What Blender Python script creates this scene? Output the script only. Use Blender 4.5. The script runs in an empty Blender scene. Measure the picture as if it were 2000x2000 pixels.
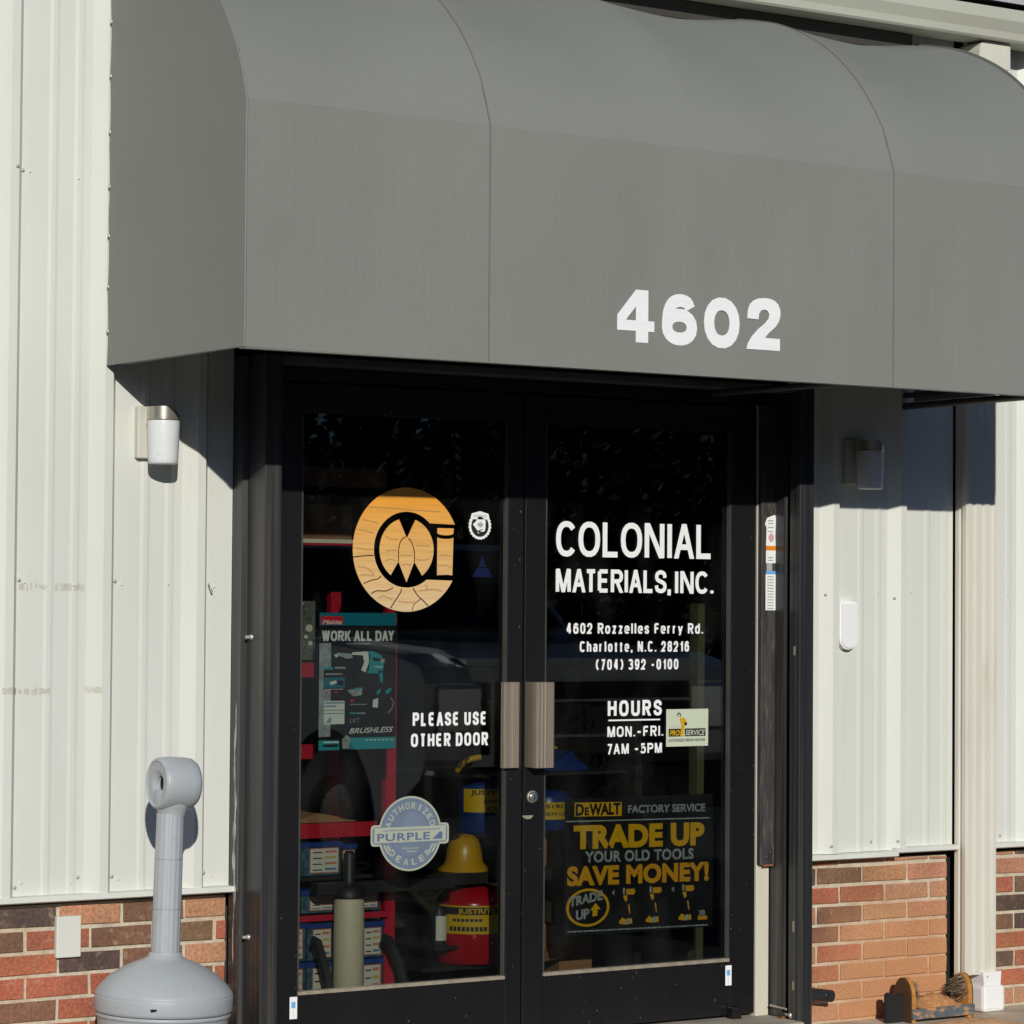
import bpy, math, random
from mathutils import Matrix, Vector
random.seed(7)
sc = bpy.context.scene
COL = sc.collection
PI = math.pi

# ------------------------------------------------------------------ camera
YAW, PITCH, ROLL = math.radians(32.98), math.radians(1.789), math.radians(0.422)
fwd = Vector((math.sin(YAW)*math.cos(PITCH), math.cos(YAW)*math.cos(PITCH), math.sin(PITCH)))
rgt = Vector((math.cos(YAW), -math.sin(YAW), 0))
upv = rgt.cross(fwd)
r2 = rgt*math.cos(ROLL) + upv*math.sin(ROLL)
u2 = -rgt*math.sin(ROLL) + upv*math.cos(ROLL)
cam = bpy.data.cameras.new("camera"); camo = bpy.data.objects.new("camera", cam); COL.objects.link(camo)
cam.sensor_width = 36.0; cam.lens = 36.0*5572/2000; cam.clip_end = 1000; cam.clip_start = 0.05
m3 = Matrix((r2, u2, -fwd)).transposed()
camo.matrix_world = Matrix.Translation((-5.027, -7.672, 1.390)) @ m3.to_4x4()
sc.camera = camo

# ------------------------------------------------------------------ light
SUN_EL = math.atan2(0.402, math.hypot(0.477, 1.0)); SUN_AZ = math.atan2(-0.477, -1.0)
w = bpy.data.worlds.new("World"); sc.world = w; w.use_nodes = True
nt = w.node_tree
sky = nt.nodes.new('ShaderNodeTexSky'); sky.sky_type = 'NISHITA'; sky.sun_disc = False; sky.dust_density = 0.3; sky.ozone_density = 3.5; sky.air_density = 1.0
sky.sun_elevation = SUN_EL; sky.sun_rotation = SUN_AZ % (2*PI)
wb = nt.nodes.new('ShaderNodeMix'); wb.data_type = 'RGBA'; wb.blend_type = 'MULTIPLY'; wb.inputs[0].default_value = 1.0; wb.inputs[7].default_value = (0.72, 0.95, 1.35, 1)
nt.links.new(sky.outputs[0], wb.inputs[6]); nt.links.new(wb.outputs[2], nt.nodes['Background'].inputs[0]); nt.nodes['Background'].inputs[1].default_value = 0.055
sl = bpy.data.lights.new("sun", 'SUN'); sl.energy = 4.4; sl.angle = math.radians(0.5); sl.color = (1.0, 0.965, 0.885)
so = bpy.data.objects.new("sun", sl); COL.objects.link(so)
so.rotation_euler = Vector((0.477, 1.0, -0.402)).to_track_quat('-Z', 'Y').to_euler()
so.location = (-3, -6, 8)
vs = sc.view_settings; vs.view_transform = 'Standard'; vs.look = 'None'; vs.exposure = -0.50; vs.gamma = 1.0

# ------------------------------------------------------------------ materials
MATS = {}
def pm(name, base, rough=0.5, metal=0.0, var=0.0, vscale=(8, 8, 8), bump=0.0, bscale=(60, 60, 60), spec=0.5, dirt=None, coat=0.0):
    if name in MATS: return MATS[name]
    m = bpy.data.materials.new(name); m.use_nodes = True; t = m.node_tree; b = t.nodes['Principled BSDF']
    b.inputs['Base Color'].default_value = (*base, 1); b.inputs['Roughness'].default_value = rough
    b.inputs['Metallic'].default_value = metal; b.inputs['Specular IOR Level'].default_value = spec
    if coat: b.inputs['Coat Weight'].default_value = coat
    tc = t.nodes.new('ShaderNodeTexCoord')
    last = None
    def noise(scale, detail=4.0):
        mp = t.nodes.new('ShaderNodeMapping'); mp.inputs['Scale'].default_value = scale
        t.links.new(tc.outputs['Object'], mp.inputs['Vector'])
        n = t.nodes.new('ShaderNodeTexNoise'); n.inputs['Scale'].default_value = 1.0; n.inputs['Detail'].default_value = detail
        t.links.new(mp.outputs[0], n.inputs['Vector']); return n
    if var:
        n = noise(vscale)
        r = t.nodes.new('ShaderNodeMapRange'); r.inputs[1].default_value = 0.3; r.inputs[2].default_value = 0.7
        t.links.new(n.outputs[0], r.inputs[0])
        mx = t.nodes.new('ShaderNodeMix'); mx.data_type = 'RGBA'
        mx.inputs[6].default_value = (*[c*(1-var) for c in base], 1); mx.inputs[7].default_value = (*[min(1, c*(1+var)) for c in base], 1)
        t.links.new(r.outputs[0], mx.inputs[0]); last = mx.outputs[2]
    if dirt:
        dcol, dscale, lo, hi, amt = dirt
        n = noise(dscale, 6.0)
        r = t.nodes.new('ShaderNodeMapRange'); r.inputs[1].default_value = lo; r.inputs[2].default_value = hi; r.inputs[4].default_value = amt
        t.links.new(n.outputs[0], r.inputs[0])
        mx = t.nodes.new('ShaderNodeMix'); mx.data_type = 'RGBA'
        if last: t.links.new(last, mx.inputs[6])
        else: mx.inputs[6].default_value = (*base, 1)
        mx.inputs[7].default_value = (*dcol, 1); t.links.new(r.outputs[0], mx.inputs[0]); last = mx.outputs[2]
    if last: t.links.new(last, b.inputs['Base Color'])
    if bump:
        n = noise(bscale)
        bp = t.nodes.new('ShaderNodeBump'); bp.inputs['Strength'].default_value = bump; bp.inputs['Distance'].default_value = 0.01
        t.links.new(n.outputs[0], bp.inputs['Height']); t.links.new(bp.outputs[0], b.inputs['Normal'])
    MATS[name] = m; return m

SIDING = pm('painted_siding', (0.722, 0.736, 0.676), 0.42, var=0.035, vscale=(3, 3, 1.1), bump=0.25, bscale=(5, 5, 1.3), dirt=((0.56, 0.54, 0.45), (14, 14, 0.9), 0.62, 0.85, 0.35))
TRIMW = pm('painted_trim', (0.722, 0.734, 0.672), 0.42, var=0.04, vscale=(6, 6, 2), dirt=((0.52, 0.47, 0.36), (18, 18, 4), 0.6, 0.8, 0.35))
PIPEM = pm('downpipe_paint', (0.71, 0.69, 0.60), 0.45, var=0.05, vscale=(9, 9, 1.5), dirt=((0.50, 0.42, 0.30), (20, 20, 2.2), 0.58, 0.8, 0.5))
GUTTER = pm('gutter_paint', (0.55, 0.56, 0.47), 0.45, var=0.03, vscale=(2, 2, 8))
ROOFTRIM = pm('roof_trim_metal', (0.62, 0.64, 0.66), 0.4, metal=0.2)
TAPE = pm('tape_residue', (0.575, 0.57, 0.49), 0.6, var=0.12, vscale=(60, 60, 60))
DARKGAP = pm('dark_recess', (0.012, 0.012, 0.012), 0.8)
BLACKAL = pm('black_door_aluminium', (0.0115, 0.0112, 0.0128), 0.27, var=0.15, vscale=(5, 5, 1.5), dirt=((0.30, 0.28, 0.25), (75, 75, 60), 0.685, 0.75, 0.55))
GUIDE = pm('worn_black_steel', (0.030, 0.031, 0.034), 0.36, metal=0.1, var=0.3, vscale=(40, 40, 0.8), dirt=((0.13, 0.115, 0.085), (60, 60, 0.7), 0.5, 0.75, 0.75))
BAR = pm('scuffed_bar_steel', (0.055, 0.050, 0.050), 0.4, var=0.4, vscale=(60, 60, 6), dirt=((0.20, 0.18, 0.15), (90, 90, 12), 0.55, 0.75, 0.6))
HOUSING = pm('dark_housing', (0.012, 0.012, 0.013), 0.6)
BARGREY = pm('shutter_bar_grey', (0.10, 0.10, 0.095), 0.5, var=0.2)
JAMB = pm('cream_jamb', (0.68, 0.64, 0.52), 0.5, var=0.06, vscale=(20, 20, 2))
BEAD = pm('glazing_bead', (0.46, 0.40, 0.31), 0.4, metal=0.4, var=0.2, vscale=(30, 30, 30))
SIDEBEAD = pm('side_bead', (0.06, 0.058, 0.05), 0.35, var=0.2)
BRONZE = pm('champagne_handle', (0.40, 0.33, 0.255), 0.38, metal=0.55, var=0.05, vscale=(220, 220, 1.0), bump=0.35, bscale=(260, 260, 0.5))
CHROME = pm('lock_chrome', (0.75, 0.76, 0.75), 0.22, metal=0.9)
WHITEV = pm('white_vinyl', (0.94, 0.95, 0.95), 0.45)
WHITED = pm('white_digit', (0.96, 0.97, 0.985), 0.4, var=0.03, vscale=(9, 9, 60))
PLASTICW = pm('white_plastic', (0.92, 0.92, 0.91), 0.35)
PVCW = pm('white_pvc', (0.90, 0.90, 0.89), 0.3, var=0.02)
GREYPL = pm('grey_plastic', (0.43, 0.46, 0.485), 0.42, var=0.03, vscale=(10, 10, 3), bump=0.08, bscale=(150, 150, 150), dirt=((0.27, 0.27, 0.26), (24, 24, 14), 0.6, 0.8, 0.45))
HOLE = pm('dark_hole', (0.01, 0.01, 0.01), 0.8)
ALU = pm('lamp_aluminium', (0.55, 0.53, 0.46), 0.33, metal=0.75, var=0.08, vscale=(30, 30, 5))
LAMPPLATE = pm('lamp_plate', (0.62, 0.60, 0.52), 0.45, var=0.04)
FROST = pm('frosted_glass', (0.80, 0.82, 0.84), 0.28, dirt=((0.42, 0.40, 0.33), (120, 120, 120), 0.6, 0.72, 0.5))
STEEL = pm('scraper_steel', (0.105, 0.135, 0.155), 0.5, var=0.15, vscale=(30, 30, 30), dirt=((0.60, 0.30, 0.12), (22, 22, 50), 0.48, 0.62, 0.9))
WOODB = pm('brush_wood', (0.50, 0.225, 0.05), 0.6, var=0.2, vscale=(30, 30, 90))
DKWOOD = pm('brush_back', (0.085, 0.040, 0.018), 0.75, var=0.3)
BRISTLE = pm('black_bristle', (0.018, 0.018, 0.017), 0.7)
BRISTLED = pm('dusty_bristle', (0.24, 0.165, 0.10), 0.8, var=0.5, vscale=(90, 90, 90))
CLAY = pm('clay_dust', (0.55, 0.27, 0.10), 0.9, var=0.3, vscale=(40, 40, 40), bump=0.6, bscale=(90, 90, 90))
RUST = pm('rusty_bolt', (0.30, 0.10, 0.04), 0.7, var=0.4, vscale=(90, 90, 90))
RUBBER = pm('black_rubber', (0.02, 0.021, 0.023), 0.5)
SCREW = pm('screw_head', (0.55, 0.55, 0.50), 0.35, metal=0.5)
SNAP = pm('snap_button', (0.60, 0.63, 0.62), 0.3, metal=0.6)
CONC = pm('concrete', (0.60, 0.53, 0.41), 0.85, var=0.16, vscale=(7, 7, 7), bump=0.4, bscale=(60, 60, 60), dirt=((0.46, 0.24, 0.11), (3, 3, 3), 0.5, 0.7, 0.45))
ASPH = pm('asphalt', (0.030, 0.030, 0.032), 0.85, var=0.25, vscale=(40, 40, 40), bump=0.4, bscale=(120, 120, 120))
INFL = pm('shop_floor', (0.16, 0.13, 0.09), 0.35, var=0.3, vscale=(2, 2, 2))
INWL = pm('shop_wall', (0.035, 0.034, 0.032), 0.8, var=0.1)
RED = pm('shelf_red', (0.50, 0.010, 0.030), 0.4, var=0.05)
BLUELID = pm('blue_lid', (0.012, 0.045, 0.22), 0.4)
BLUEBOX = pm('blue_box', (0.05, 0.11, 0.15), 0.25, var=0.6, vscale=(70, 70, 70))
LABELW = pm('label_paper', (0.66, 0.64, 0.54), 0.6)
LABELR = pm('label_red', (0.60, 0.20, 0.12), 0.6)
LABELY = pm('label_yellow', (0.55, 0.42, 0.12), 0.6)
LABELB = pm('label_blue', (0.10, 0.22, 0.36), 0.6)
INK = pm('black_ink', (0.015, 0.015, 0.015), 0.6)
CANRED = pm('can_red', (0.38, 0.006, 0.014), 0.25, coat=0.4)
CANYEL = pm('can_yellow', (0.58, 0.36, 0.008), 0.4)
CANBLUE = pm('can_blue', (0.008, 0.03, 0.14), 0.3)
HATYEL = pm('hat_yellow', (0.50, 0.26, 0.007), 0.35, var=0.15, vscale=(12, 12, 12))
CREAM = pm('cream_tank', (0.66, 0.58, 0.41), 0.5, var=0.05, vscale=(6, 6, 3), dirt=((0.45, 0.30, 0.16), (3, 3, 14), 0.6, 0.75, 0.5))
CARD = pm('cardboard', (0.30, 0.15, 0.06), 0.8, var=0.2)
DKCOUNT = pm('dark_counter', (0.02, 0.019, 0.017), 0.5)
BOARDM = pm('grey_board', (0.12, 0.125, 0.10), 0.7, var=0.6, vscale=(90, 90, 90))
BEAM = pm('brown_board', (0.26, 0.14, 0.085), 0.6, var=0.2)
EDGEW = pm('pale_edge', (0.80, 0.72, 0.55), 0.5)
GREENST = pm('dull_green_strip', (0.085, 0.085, 0.035), 0.6)
P_BLACK = pm('poster_black', (0.006, 0.006, 0.006), 0.45)
P_TEAL = pm('poster_teal', (0.0, 0.16, 0.22), 0.45)
P_TEAL2 = pm('poster_teal_light', (0.005, 0.30, 0.34), 0.45)
P_RED = pm('poster_red', (0.66, 0.01, 0.02), 0.45)
P_WHITE = pm('poster_white', (0.72, 0.73, 0.66), 0.5)
P_GREY = pm('poster_grey', (0.30, 0.33, 0.32), 0.5, var=0.3, vscale=(50, 50, 50))
P_YEL = pm('poster_yellow', (0.66, 0.36, 0.004), 0.45)
P_ORG = pm('poster_orange', (0.66, 0.31, 0.006), 0.45)
S_CREAM = pm('sticker_cream', (0.60, 0.66, 0.50), 0.45)
S_CREAM2 = pm('dealer_cream', (0.42, 0.45, 0.35), 0.45)
S_BLUE = pm('dealer_blue', (0.165, 0.21, 0.285), 0.45, var=0.08, vscale=(14, 14, 14))
S_DBLUE = pm('dealer_dark_blue', (0.11, 0.15, 0.28), 0.45)
TRIBLUE = pm('triangle_blue', (0.006, 0.022, 0.16), 0.5)
TAGBLUE = pm('tag_blue', (0.16, 0.45, 0.85), 0.45)
ORANGE = pm('sticker_orange', (0.85, 0.26, 0.01), 0.45)
PINK = pm('sticker_pink', (0.72, 0.40, 0.40), 0.45)
STKGREY = pm('sticker_grey', (0.42, 0.43, 0.42), 0.5)
GRAIN = pm('grain_brown', (0.085, 0.032, 0.012), 0.5)
GRAIN2 = pm('grain_tan', (0.52, 0.27, 0.10), 0.5)
TRUCKP = pm('truck_paint', (0.62, 0.63, 0.65), 0.25, metal=0.2, coat=0.6)
TRUCKD = pm('truck_black', (0.02, 0.02, 0.02), 0.5)
TYRE = pm('tyre_rubber', (0.02, 0.02, 0.02), 0.8)
HEADL = pm('headlamp_lens', (0.85, 0.85, 0.85), 0.1, metal=0.6)
LEAF = pm('leaf_green', (0.017, 0.024, 0.012), 0.7, var=0.5, vscale=(1, 1, 1))
BARK = pm('bark', (0.08, 0.06, 0.045), 0.9)

def canvas_mat():
    m = pm('awning_canvas', (0.238, 0.246, 0.222), 0.72, spec=0.35)
    t = m.node_tree; b = t.nodes['Principled BSDF']; tc = t.nodes.new('ShaderNodeTexCoord')
    def nz(scale, det):
        mp = t.nodes.new('ShaderNodeMapping'); mp.inputs['Scale'].default_value = scale
        n = t.nodes.new('ShaderNodeTexNoise'); n.inputs['Scale'].default_value = 1; n.inputs['Detail'].default_value = det
        t.links.new(tc.outputs['Object'], mp.inputs[0]); t.links.new(mp.outputs[0], n.inputs['Vector']); return n
    n1 = nz((150, 150, 3), 2); n2 = nz((2.2, 2.2, 2.2), 4); n3 = nz((170, 170, 170), 1)
    a = t.nodes.new('ShaderNodeMath'); a.operation = 'MULTIPLY_ADD'; a.inputs[1].default_value = 0.09; t.links.new(n1.outputs[0], a.inputs[0])
    a2 = t.nodes.new('ShaderNodeMath'); a2.operation = 'MULTIPLY_ADD'; a2.inputs[1].default_value = 0.15; t.links.new(n2.outputs[0], a2.inputs[0]); t.links.new(a.outputs[0], a2.inputs[2])
    a3 = t.nodes.new('ShaderNodeMath'); a3.operation = 'MULTIPLY_ADD'; a3.inputs[1].default_value = 0.16; t.links.new(n3.outputs[0], a3.inputs[0]); t.links.new(a2.outputs[0], a3.inputs[2])
    a.inputs[2].default_value = 0.795
    mx = t.nodes.new('ShaderNodeMix'); mx.data_type = 'RGBA'; mx.blend_type = 'MULTIPLY'; mx.inputs[0].default_value = 1
    mx.inputs[6].default_value = (0.238, 0.246, 0.222, 1); t.links.new(a3.outputs[0], mx.inputs[7]); t.links.new(mx.outputs[2], b.inputs['Base Color'])
    bp = t.nodes.new('ShaderNodeBump'); bp.inputs['Strength'].default_value = 0.12; bp.inputs['Distance'].default_value = 0.004
    t.links.new(n1.outputs[0], bp.inputs['Height']); t.links.new(bp.outputs[0], b.inputs['Normal'])
    return m
CANVAS = canvas_mat()
SEAM = pm('awning_seam', (0.17, 0.168, 0.155), 0.75)
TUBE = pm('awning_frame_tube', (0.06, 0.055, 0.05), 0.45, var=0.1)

def glass_mat():
    m = bpy.data.materials.new('tinted_glass'); m.use_nodes = True; t = m.node_tree; t.nodes.clear()
    o = t.nodes.new('ShaderNodeOutputMaterial'); mix = t.nodes.new('ShaderNodeMixShader')
    tr = t.nodes.new('ShaderNodeBsdfTransparent'); tr.inputs[0].default_value = (0.745, 0.765, 0.75, 1)
    gl = t.nodes.new('ShaderNodeBsdfGlossy'); gl.inputs['Roughness'].default_value = 0.005; gl.inputs[0].default_value = (0.85, 0.9, 0.95, 1)
    fr = t.nodes.new('ShaderNodeFresnel'); fr.inputs[0].default_value = 1.5
    df = t.nodes.new('ShaderNodeBsdfDiffuse'); df.inputs[0].default_value = (0.6, 0.6, 0.58, 1); m2 = t.nodes.new('ShaderNodeMixShader')
    tc = t.nodes.new('ShaderNodeTexCoord'); mp = t.nodes.new('ShaderNodeMapping'); mp.inputs['Scale'].default_value = (7, 7, 3.2); n = t.nodes.new('ShaderNodeTexNoise'); n.inputs['Scale'].default_value = 1; n.inputs['Detail'].default_value = 7
    r = t.nodes.new('ShaderNodeMapRange'); r.inputs[1].default_value = 0.48; r.inputs[2].default_value = 0.8; r.inputs[4].default_value = 0.012
    t.links.new(tc.outputs['Object'], mp.inputs[0]); t.links.new(mp.outputs[0], n.inputs['Vector']); t.links.new(n.outputs[0], r.inputs[0]); t.links.new(r.outputs[0], m2.inputs[0])
    t.links.new(tr.outputs[0], m2.inputs[1]); t.links.new(df.outputs[0], m2.inputs[2])
    t.links.new(fr.outputs[0], mix.inputs[0]); t.links.new(m2.outputs[0], mix.inputs[1]); t.links.new(gl.outputs[0], mix.inputs[2]); t.links.new(mix.outputs[0], o.inputs[0])
    return m
GLASS = glass_mat()

def logo_mat():
    m = pm('log_wood_print', (0.8, 0.5, 0.2), 0.45); t = m.node_tree; b = t.nodes['Principled BSDF']
    tc = t.nodes.new('ShaderNodeTexCoord'); sx = t.nodes.new('ShaderNodeSeparateXYZ'); t.links.new(tc.outputs['Object'], sx.inputs[0])
    mr = t.nodes.new('ShaderNodeMapRange'); mr.inputs[1].default_value = 1.36; mr.inputs[2].default_value = 1.70; t.links.new(sx.outputs[2], mr.inputs[0])
    cr = t.nodes.new('ShaderNodeValToRGB'); cr.color_ramp.elements[0].color = (0.76, 0.55, 0.31, 1); cr.color_ramp.elements[1].color = (0.90, 0.39, 0.05, 1)
    e = cr.color_ramp.elements.new(0.5); e.color = (0.80, 0.48, 0.17, 1); t.links.new(mr.outputs[0], cr.inputs[0])
    mp = t.nodes.new('ShaderNodeMapping'); mp.inputs['Scale'].default_value = (6, 6, 130); t.links.new(tc.outputs['Object'], mp.inputs[0])
    n = t.nodes.new('ShaderNodeTexNoise'); n.inputs['Scale'].default_value = 1; n.inputs['Detail'].default_value = 3; t.links.new(mp.outputs[0], n.inputs['Vector'])
    r = t.nodes.new('ShaderNodeMapRange'); r.inputs[1].default_value = 0.35; r.inputs[2].default_value = 0.7; r.inputs[3].default_value = 1.04; r.inputs[4].default_value = 0.86; t.links.new(n.outputs[0], r.inputs[0])
    mx = t.nodes.new('ShaderNodeMix'); mx.data_type = 'RGBA'; mx.blend_type = 'MULTIPLY'; mx.inputs[0].default_value = 1
    t.links.new(cr.outputs[0], mx.inputs[6]); t.links.new(r.outputs[0], mx.inputs[7]); t.links.new(mx.outputs[2], b.inputs['Base Color'])
    return m
LOGO = logo_mat()

def clay_dust(t, tc, n3, colour):
    # red clay dust splashed up the wall round the boot scraper
    sx = t.nodes.new('ShaderNodeSeparateXYZ'); t.links.new(tc.outputs['Object'], sx.inputs[0])
    def md(op, a, b_, c=None):
        k = t.nodes.new('ShaderNodeMath'); k.operation = op
        for i, v in enumerate((a, b_, c)):
            if v is None: continue
            if isinstance(v, (int, float)): k.inputs[i].default_value = v
            else: t.links.new(v, k.inputs[i])
        return k.outputs[0]
    dx = md('MULTIPLY', md('SUBTRACT', sx.outputs[0], 1.62), 1.5)
    dz = md('MULTIPLY', md('ADD', sx.outputs[2], 0.02), 1.75)
    d = md('SQRT', md('ADD', md('MULTIPLY', dx, dx), md('MULTIPLY', dz, dz)), 0)
    d = md('ADD', d, md('MULTIPLY', md('SUBTRACT', n3.outputs[0], 0.5), 0.55))
    mk = t.nodes.new('ShaderNodeMapRange'); mk.inputs[1].default_value = 0.25; mk.inputs[2].default_value = 0.85; mk.inputs[3].default_value = 0.78; mk.inputs[4].default_value = 0.0; t.links.new(d, mk.inputs[0])
    mx3 = t.nodes.new('ShaderNodeMix'); mx3.data_type = 'RGBA'; t.links.new(colour, mx3.inputs[6]); mx3.inputs[7].default_value = (0.60, 0.285, 0.125, 1); t.links.new(mk.outputs[0], mx3.inputs[0])
    return mx3
def brick_mat():
    m = bpy.data.materials.new('brick_faces'); m.use_nodes = True; t = m.node_tree; b = t.nodes['Principled BSDF']; b.inputs['Roughness'].default_value = 0.85
    at = t.nodes.new('ShaderNodeAttribute'); at.attribute_name = 'Col'
    tc = t.nodes.new('ShaderNodeTexCoord')
    def nz(s, d=4):
        n = t.nodes.new('ShaderNodeTexNoise'); n.inputs['Scale'].default_value = s; n.inputs['Detail'].default_value = d; t.links.new(tc.outputs['Object'], n.inputs['Vector']); return n
    n1 = nz(95); n2 = nz(26); n3 = nz(9)
    r = t.nodes.new('ShaderNodeMapRange'); r.inputs[1].default_value = 0.3; r.inputs[2].default_value = 0.72; r.inputs[3].default_value = 0.72; r.inputs[4].default_value = 1.25; t.links.new(n1.outputs[0], r.inputs[0])
    mx = t.nodes.new('ShaderNodeMix'); mx.data_type = 'RGBA'; mx.blend_type = 'MULTIPLY'; mx.inputs[0].default_value = 1
    t.links.new(at.outputs['Color'], mx.inputs[6]); t.links.new(r.outputs[0], mx.inputs[7])
    # pale flecks
    r2_ = t.nodes.new('ShaderNodeMapRange'); r2_.inputs[1].default_value = 0.58; r2_.inputs[2].default_value = 0.75; r2_.inputs[4].default_value = 0.3; t.links.new(n2.outputs[0], r2_.inputs[0])
    mx2 = t.nodes.new('ShaderNodeMix'); mx2.data_type = 'RGBA'; t.links.new(mx.outputs[2], mx2.inputs[6]); mx2.inputs[7].default_value = (0.42, 0.25, 0.15, 1); t.links.new(r2_.outputs[0], mx2.inputs[0])
    n5 = nz(4.5, 6); r5 = t.nodes.new('ShaderNodeMapRange'); r5.inputs[1].default_value = 0.35; r5.inputs[2].default_value = 0.65; r5.inputs[3].default_value = 0.74; r5.inputs[4].default_value = 1.06; t.links.new(n5.outputs[0], r5.inputs[0])
    m5 = t.nodes.new('ShaderNodeMix'); m5.data_type = 'RGBA'; m5.blend_type = 'MULTIPLY'; m5.inputs[0].default_value = 1; t.links.new(mx2.outputs[2], m5.inputs[6]); t.links.new(r5.outputs[0], m5.inputs[7])
    n6 = nz(38, 8); r6 = t.nodes.new('ShaderNodeMapRange'); r6.inputs[1].default_value = 0.60; r6.inputs[2].default_value = 0.74; r6.inputs[4].default_value = 0.45; t.links.new(n6.outputs[0], r6.inputs[0])
    m6 = t.nodes.new('ShaderNodeMix'); m6.data_type = 'RGBA'; m6.inputs[7].default_value = (0.48, 0.36, 0.25, 1); t.links.new(m5.outputs[2], m6.inputs[6]); t.links.new(r6.outputs[0], m6.inputs[0])
    mx3 = clay_dust(t, tc, n3, m6.outputs[2])
    t.links.new(mx3.outputs[2], b.inputs['Base Color'])
    bp = t.nodes.new('ShaderNodeBump'); bp.inputs['Strength'].default_value = 0.9; bp.inputs['Distance'].default_value = 0.004; t.links.new(n1.outputs[0], bp.inputs['Height']); t.links.new(bp.outputs[0], b.inputs['Normal'])
    return m
BRICK = brick_mat()

# ------------------------------------------------------------------ mesh helpers
SHOP_CAM_SCALE = None
class MB:
    def __init__(s): s.v = []; s.f = []; s.mi = []; s.sm = []; s.col = []; s.usecol = False
    def add(s, vs_, fs, mi=0, smooth=False, col=None):
        o = len(s.v); s.v += [tuple(p) for p in vs_]
        for f in fs: s.f.append(tuple(o+i for i in f)); s.mi.append(mi); s.sm.append(smooth); s.col.append(col or (1, 1, 1))
        return s
    def box(s, x0, x1, y0, y1, z0, z1, mi=0, col=None, ch=0.0):
        if ch <= 0:
            p = [(x, y, z) for z in (z0, z1) for y in (y0, y1) for x in (x0, x1)]
            return s.add(p, [(0, 2, 3, 1), (4, 5, 7, 6), (0, 1, 5, 4), (2, 6, 7, 3), (0, 4, 6, 2), (1, 3, 7, 5)], mi, False, col)
        import bmesh
        bm = bmesh.new(); bmesh.ops.create_cube(bm, size=1)
        for q in bm.verts: q.co = Vector(((x0+x1)/2+q.co.x*(x1-x0), (y0+y1)/2+q.co.y*(y1-y0), (z0+z1)/2+q.co.z*(z1-z0)))
        bmesh.ops.bevel(bm, geom=bm.edges[:], offset=ch, segments=2, affect='EDGES', profile=0.5)
        bm.verts.index_update(); s.add([q.co[:] for q in bm.verts], [[q.index for q in f.verts] for f in bm.faces], mi, False, col); bm.free(); return s
    def prism(s, poly, plane, d0, d1, mi=0, smooth=False):
        def P(a, b, d): return {'xz': (a, d, b), 'xy': (a, b, d), 'yz': (d, a, b)}[plane]
        n = len(poly); vs_ = [P(a, b, d0) for a, b in poly]+[P(a, b, d1) for a, b in poly]
        s.add(vs_, [tuple(range(n))[::-1], tuple(range(n, 2*n))], mi)
        s.add(vs_, [(i, (i+1) % n, n+(i+1) % n, n+i) for i in range(n)], mi, smooth); return s
    def lathe(s, prof, c, axis='z', n=32, mi=0, smooth=True, flute=0.0):
        vs_ = []
        for r, h in prof:
            for k in range(n):
                a = 2*PI*k/n; rr = r*(1-flute*(0.5-0.5*math.cos(16*a))**2); u, v = rr*math.cos(a), rr*math.sin(a)
                vs_.append({'z': (c[0]+u, c[1]+v, c[2]+h), 'x': (c[0]+h, c[1]+u, c[2]+v), 'y': (c[0]+u, c[1]+h, c[2]+v)}[axis])
        fs = [(i*n+k, i*n+(k+1) % n, (i+1)*n+(k+1) % n, (i+1)*n+k) for i in range(len(prof)-1) for k in range(n)]
        return s.add(vs_, fs, mi, smooth)
    def tube(s, path, r, n=10, mi=0, cap=True):
        path = [Vector(p) for p in path]; vs_ = []; rr = r if isinstance(r, (list, tuple)) else [r]*len(path)
        t0 = None
        for i, p in enumerate(path):
            t = (path[min(i+1, len(path)-1)]-path[max(i-1, 0)]).normalized()
            ref = Vector((0, 0, 1)) if abs(t.z) < 0.9 else Vector((1, 0, 0))
            a = t.cross(ref).normalized(); b = t.cross(a)
            for k in range(n): q = p+a*rr[i]*math.cos(2*PI*k/n)+b*rr[i]*math.sin(2*PI*k/n); vs_.append(q[:])
        fs = [(i*n+k, i*n+(k+1) % n, (i+1)*n+(k+1) % n, (i+1)*n+k) for i in range(len(path)-1) for k in range(n)]
        s.add(vs_, fs, mi, True)
        if cap: s.add(vs_, [tuple(range(n)), tuple(range(len(vs_)-n, len(vs_)))], mi)
        return s
    def grid(s, fn, nu, nv, mi=0, smooth=True, flip=False):
        vs_ = [fn(i/nu, j/nv) for j in range(nv+1) for i in range(nu+1)]
        fs = [(j*(nu+1)+i, j*(nu+1)+i+1, (j+1)*(nu+1)+i+1, (j+1)*(nu+1)+i) for j in range(nv) for i in range(nu)]
        if flip: fs = [f[::-1] for f in fs]
        return s.add(vs_, fs, mi, smooth)
    def quad(s, x0, x1, z0, z1, y, mi=0): return s.add([(x0, y, z0), (x1, y, z0), (x1, y, z1), (x0, y, z1)], [(0, 1, 2, 3)], mi)
    def poly(s, pts, y, mi=0): return s.add([(a, y, b) for a, b in pts], [tuple(range(len(pts)))], mi)
    def disc(s, cx, cz, rx, rz, y, mi=0, n=40): return s.poly([(cx+rx*math.cos(2*PI*k/n), cz+rz*math.sin(2*PI*k/n)) for k in range(n)], y, mi)
    def ring(s, cx, cz, rx, rz, tx, tz, y, mi=0, n=48, a0=0, a1=2*PI):
        p = []
        for k in range(n+1):
            a = a0+(a1-a0)*k/n; p.append((cx+rx*math.cos(a), y, cz+rz*math.sin(a))); p.append((cx+(rx-tx)*math.cos(a), y, cz+(rz-tz)*math.sin(a)))
        return s.add(p, [(2*k, 2*k+1, 2*k+3, 2*k+2) for k in range(n)], mi)
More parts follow.
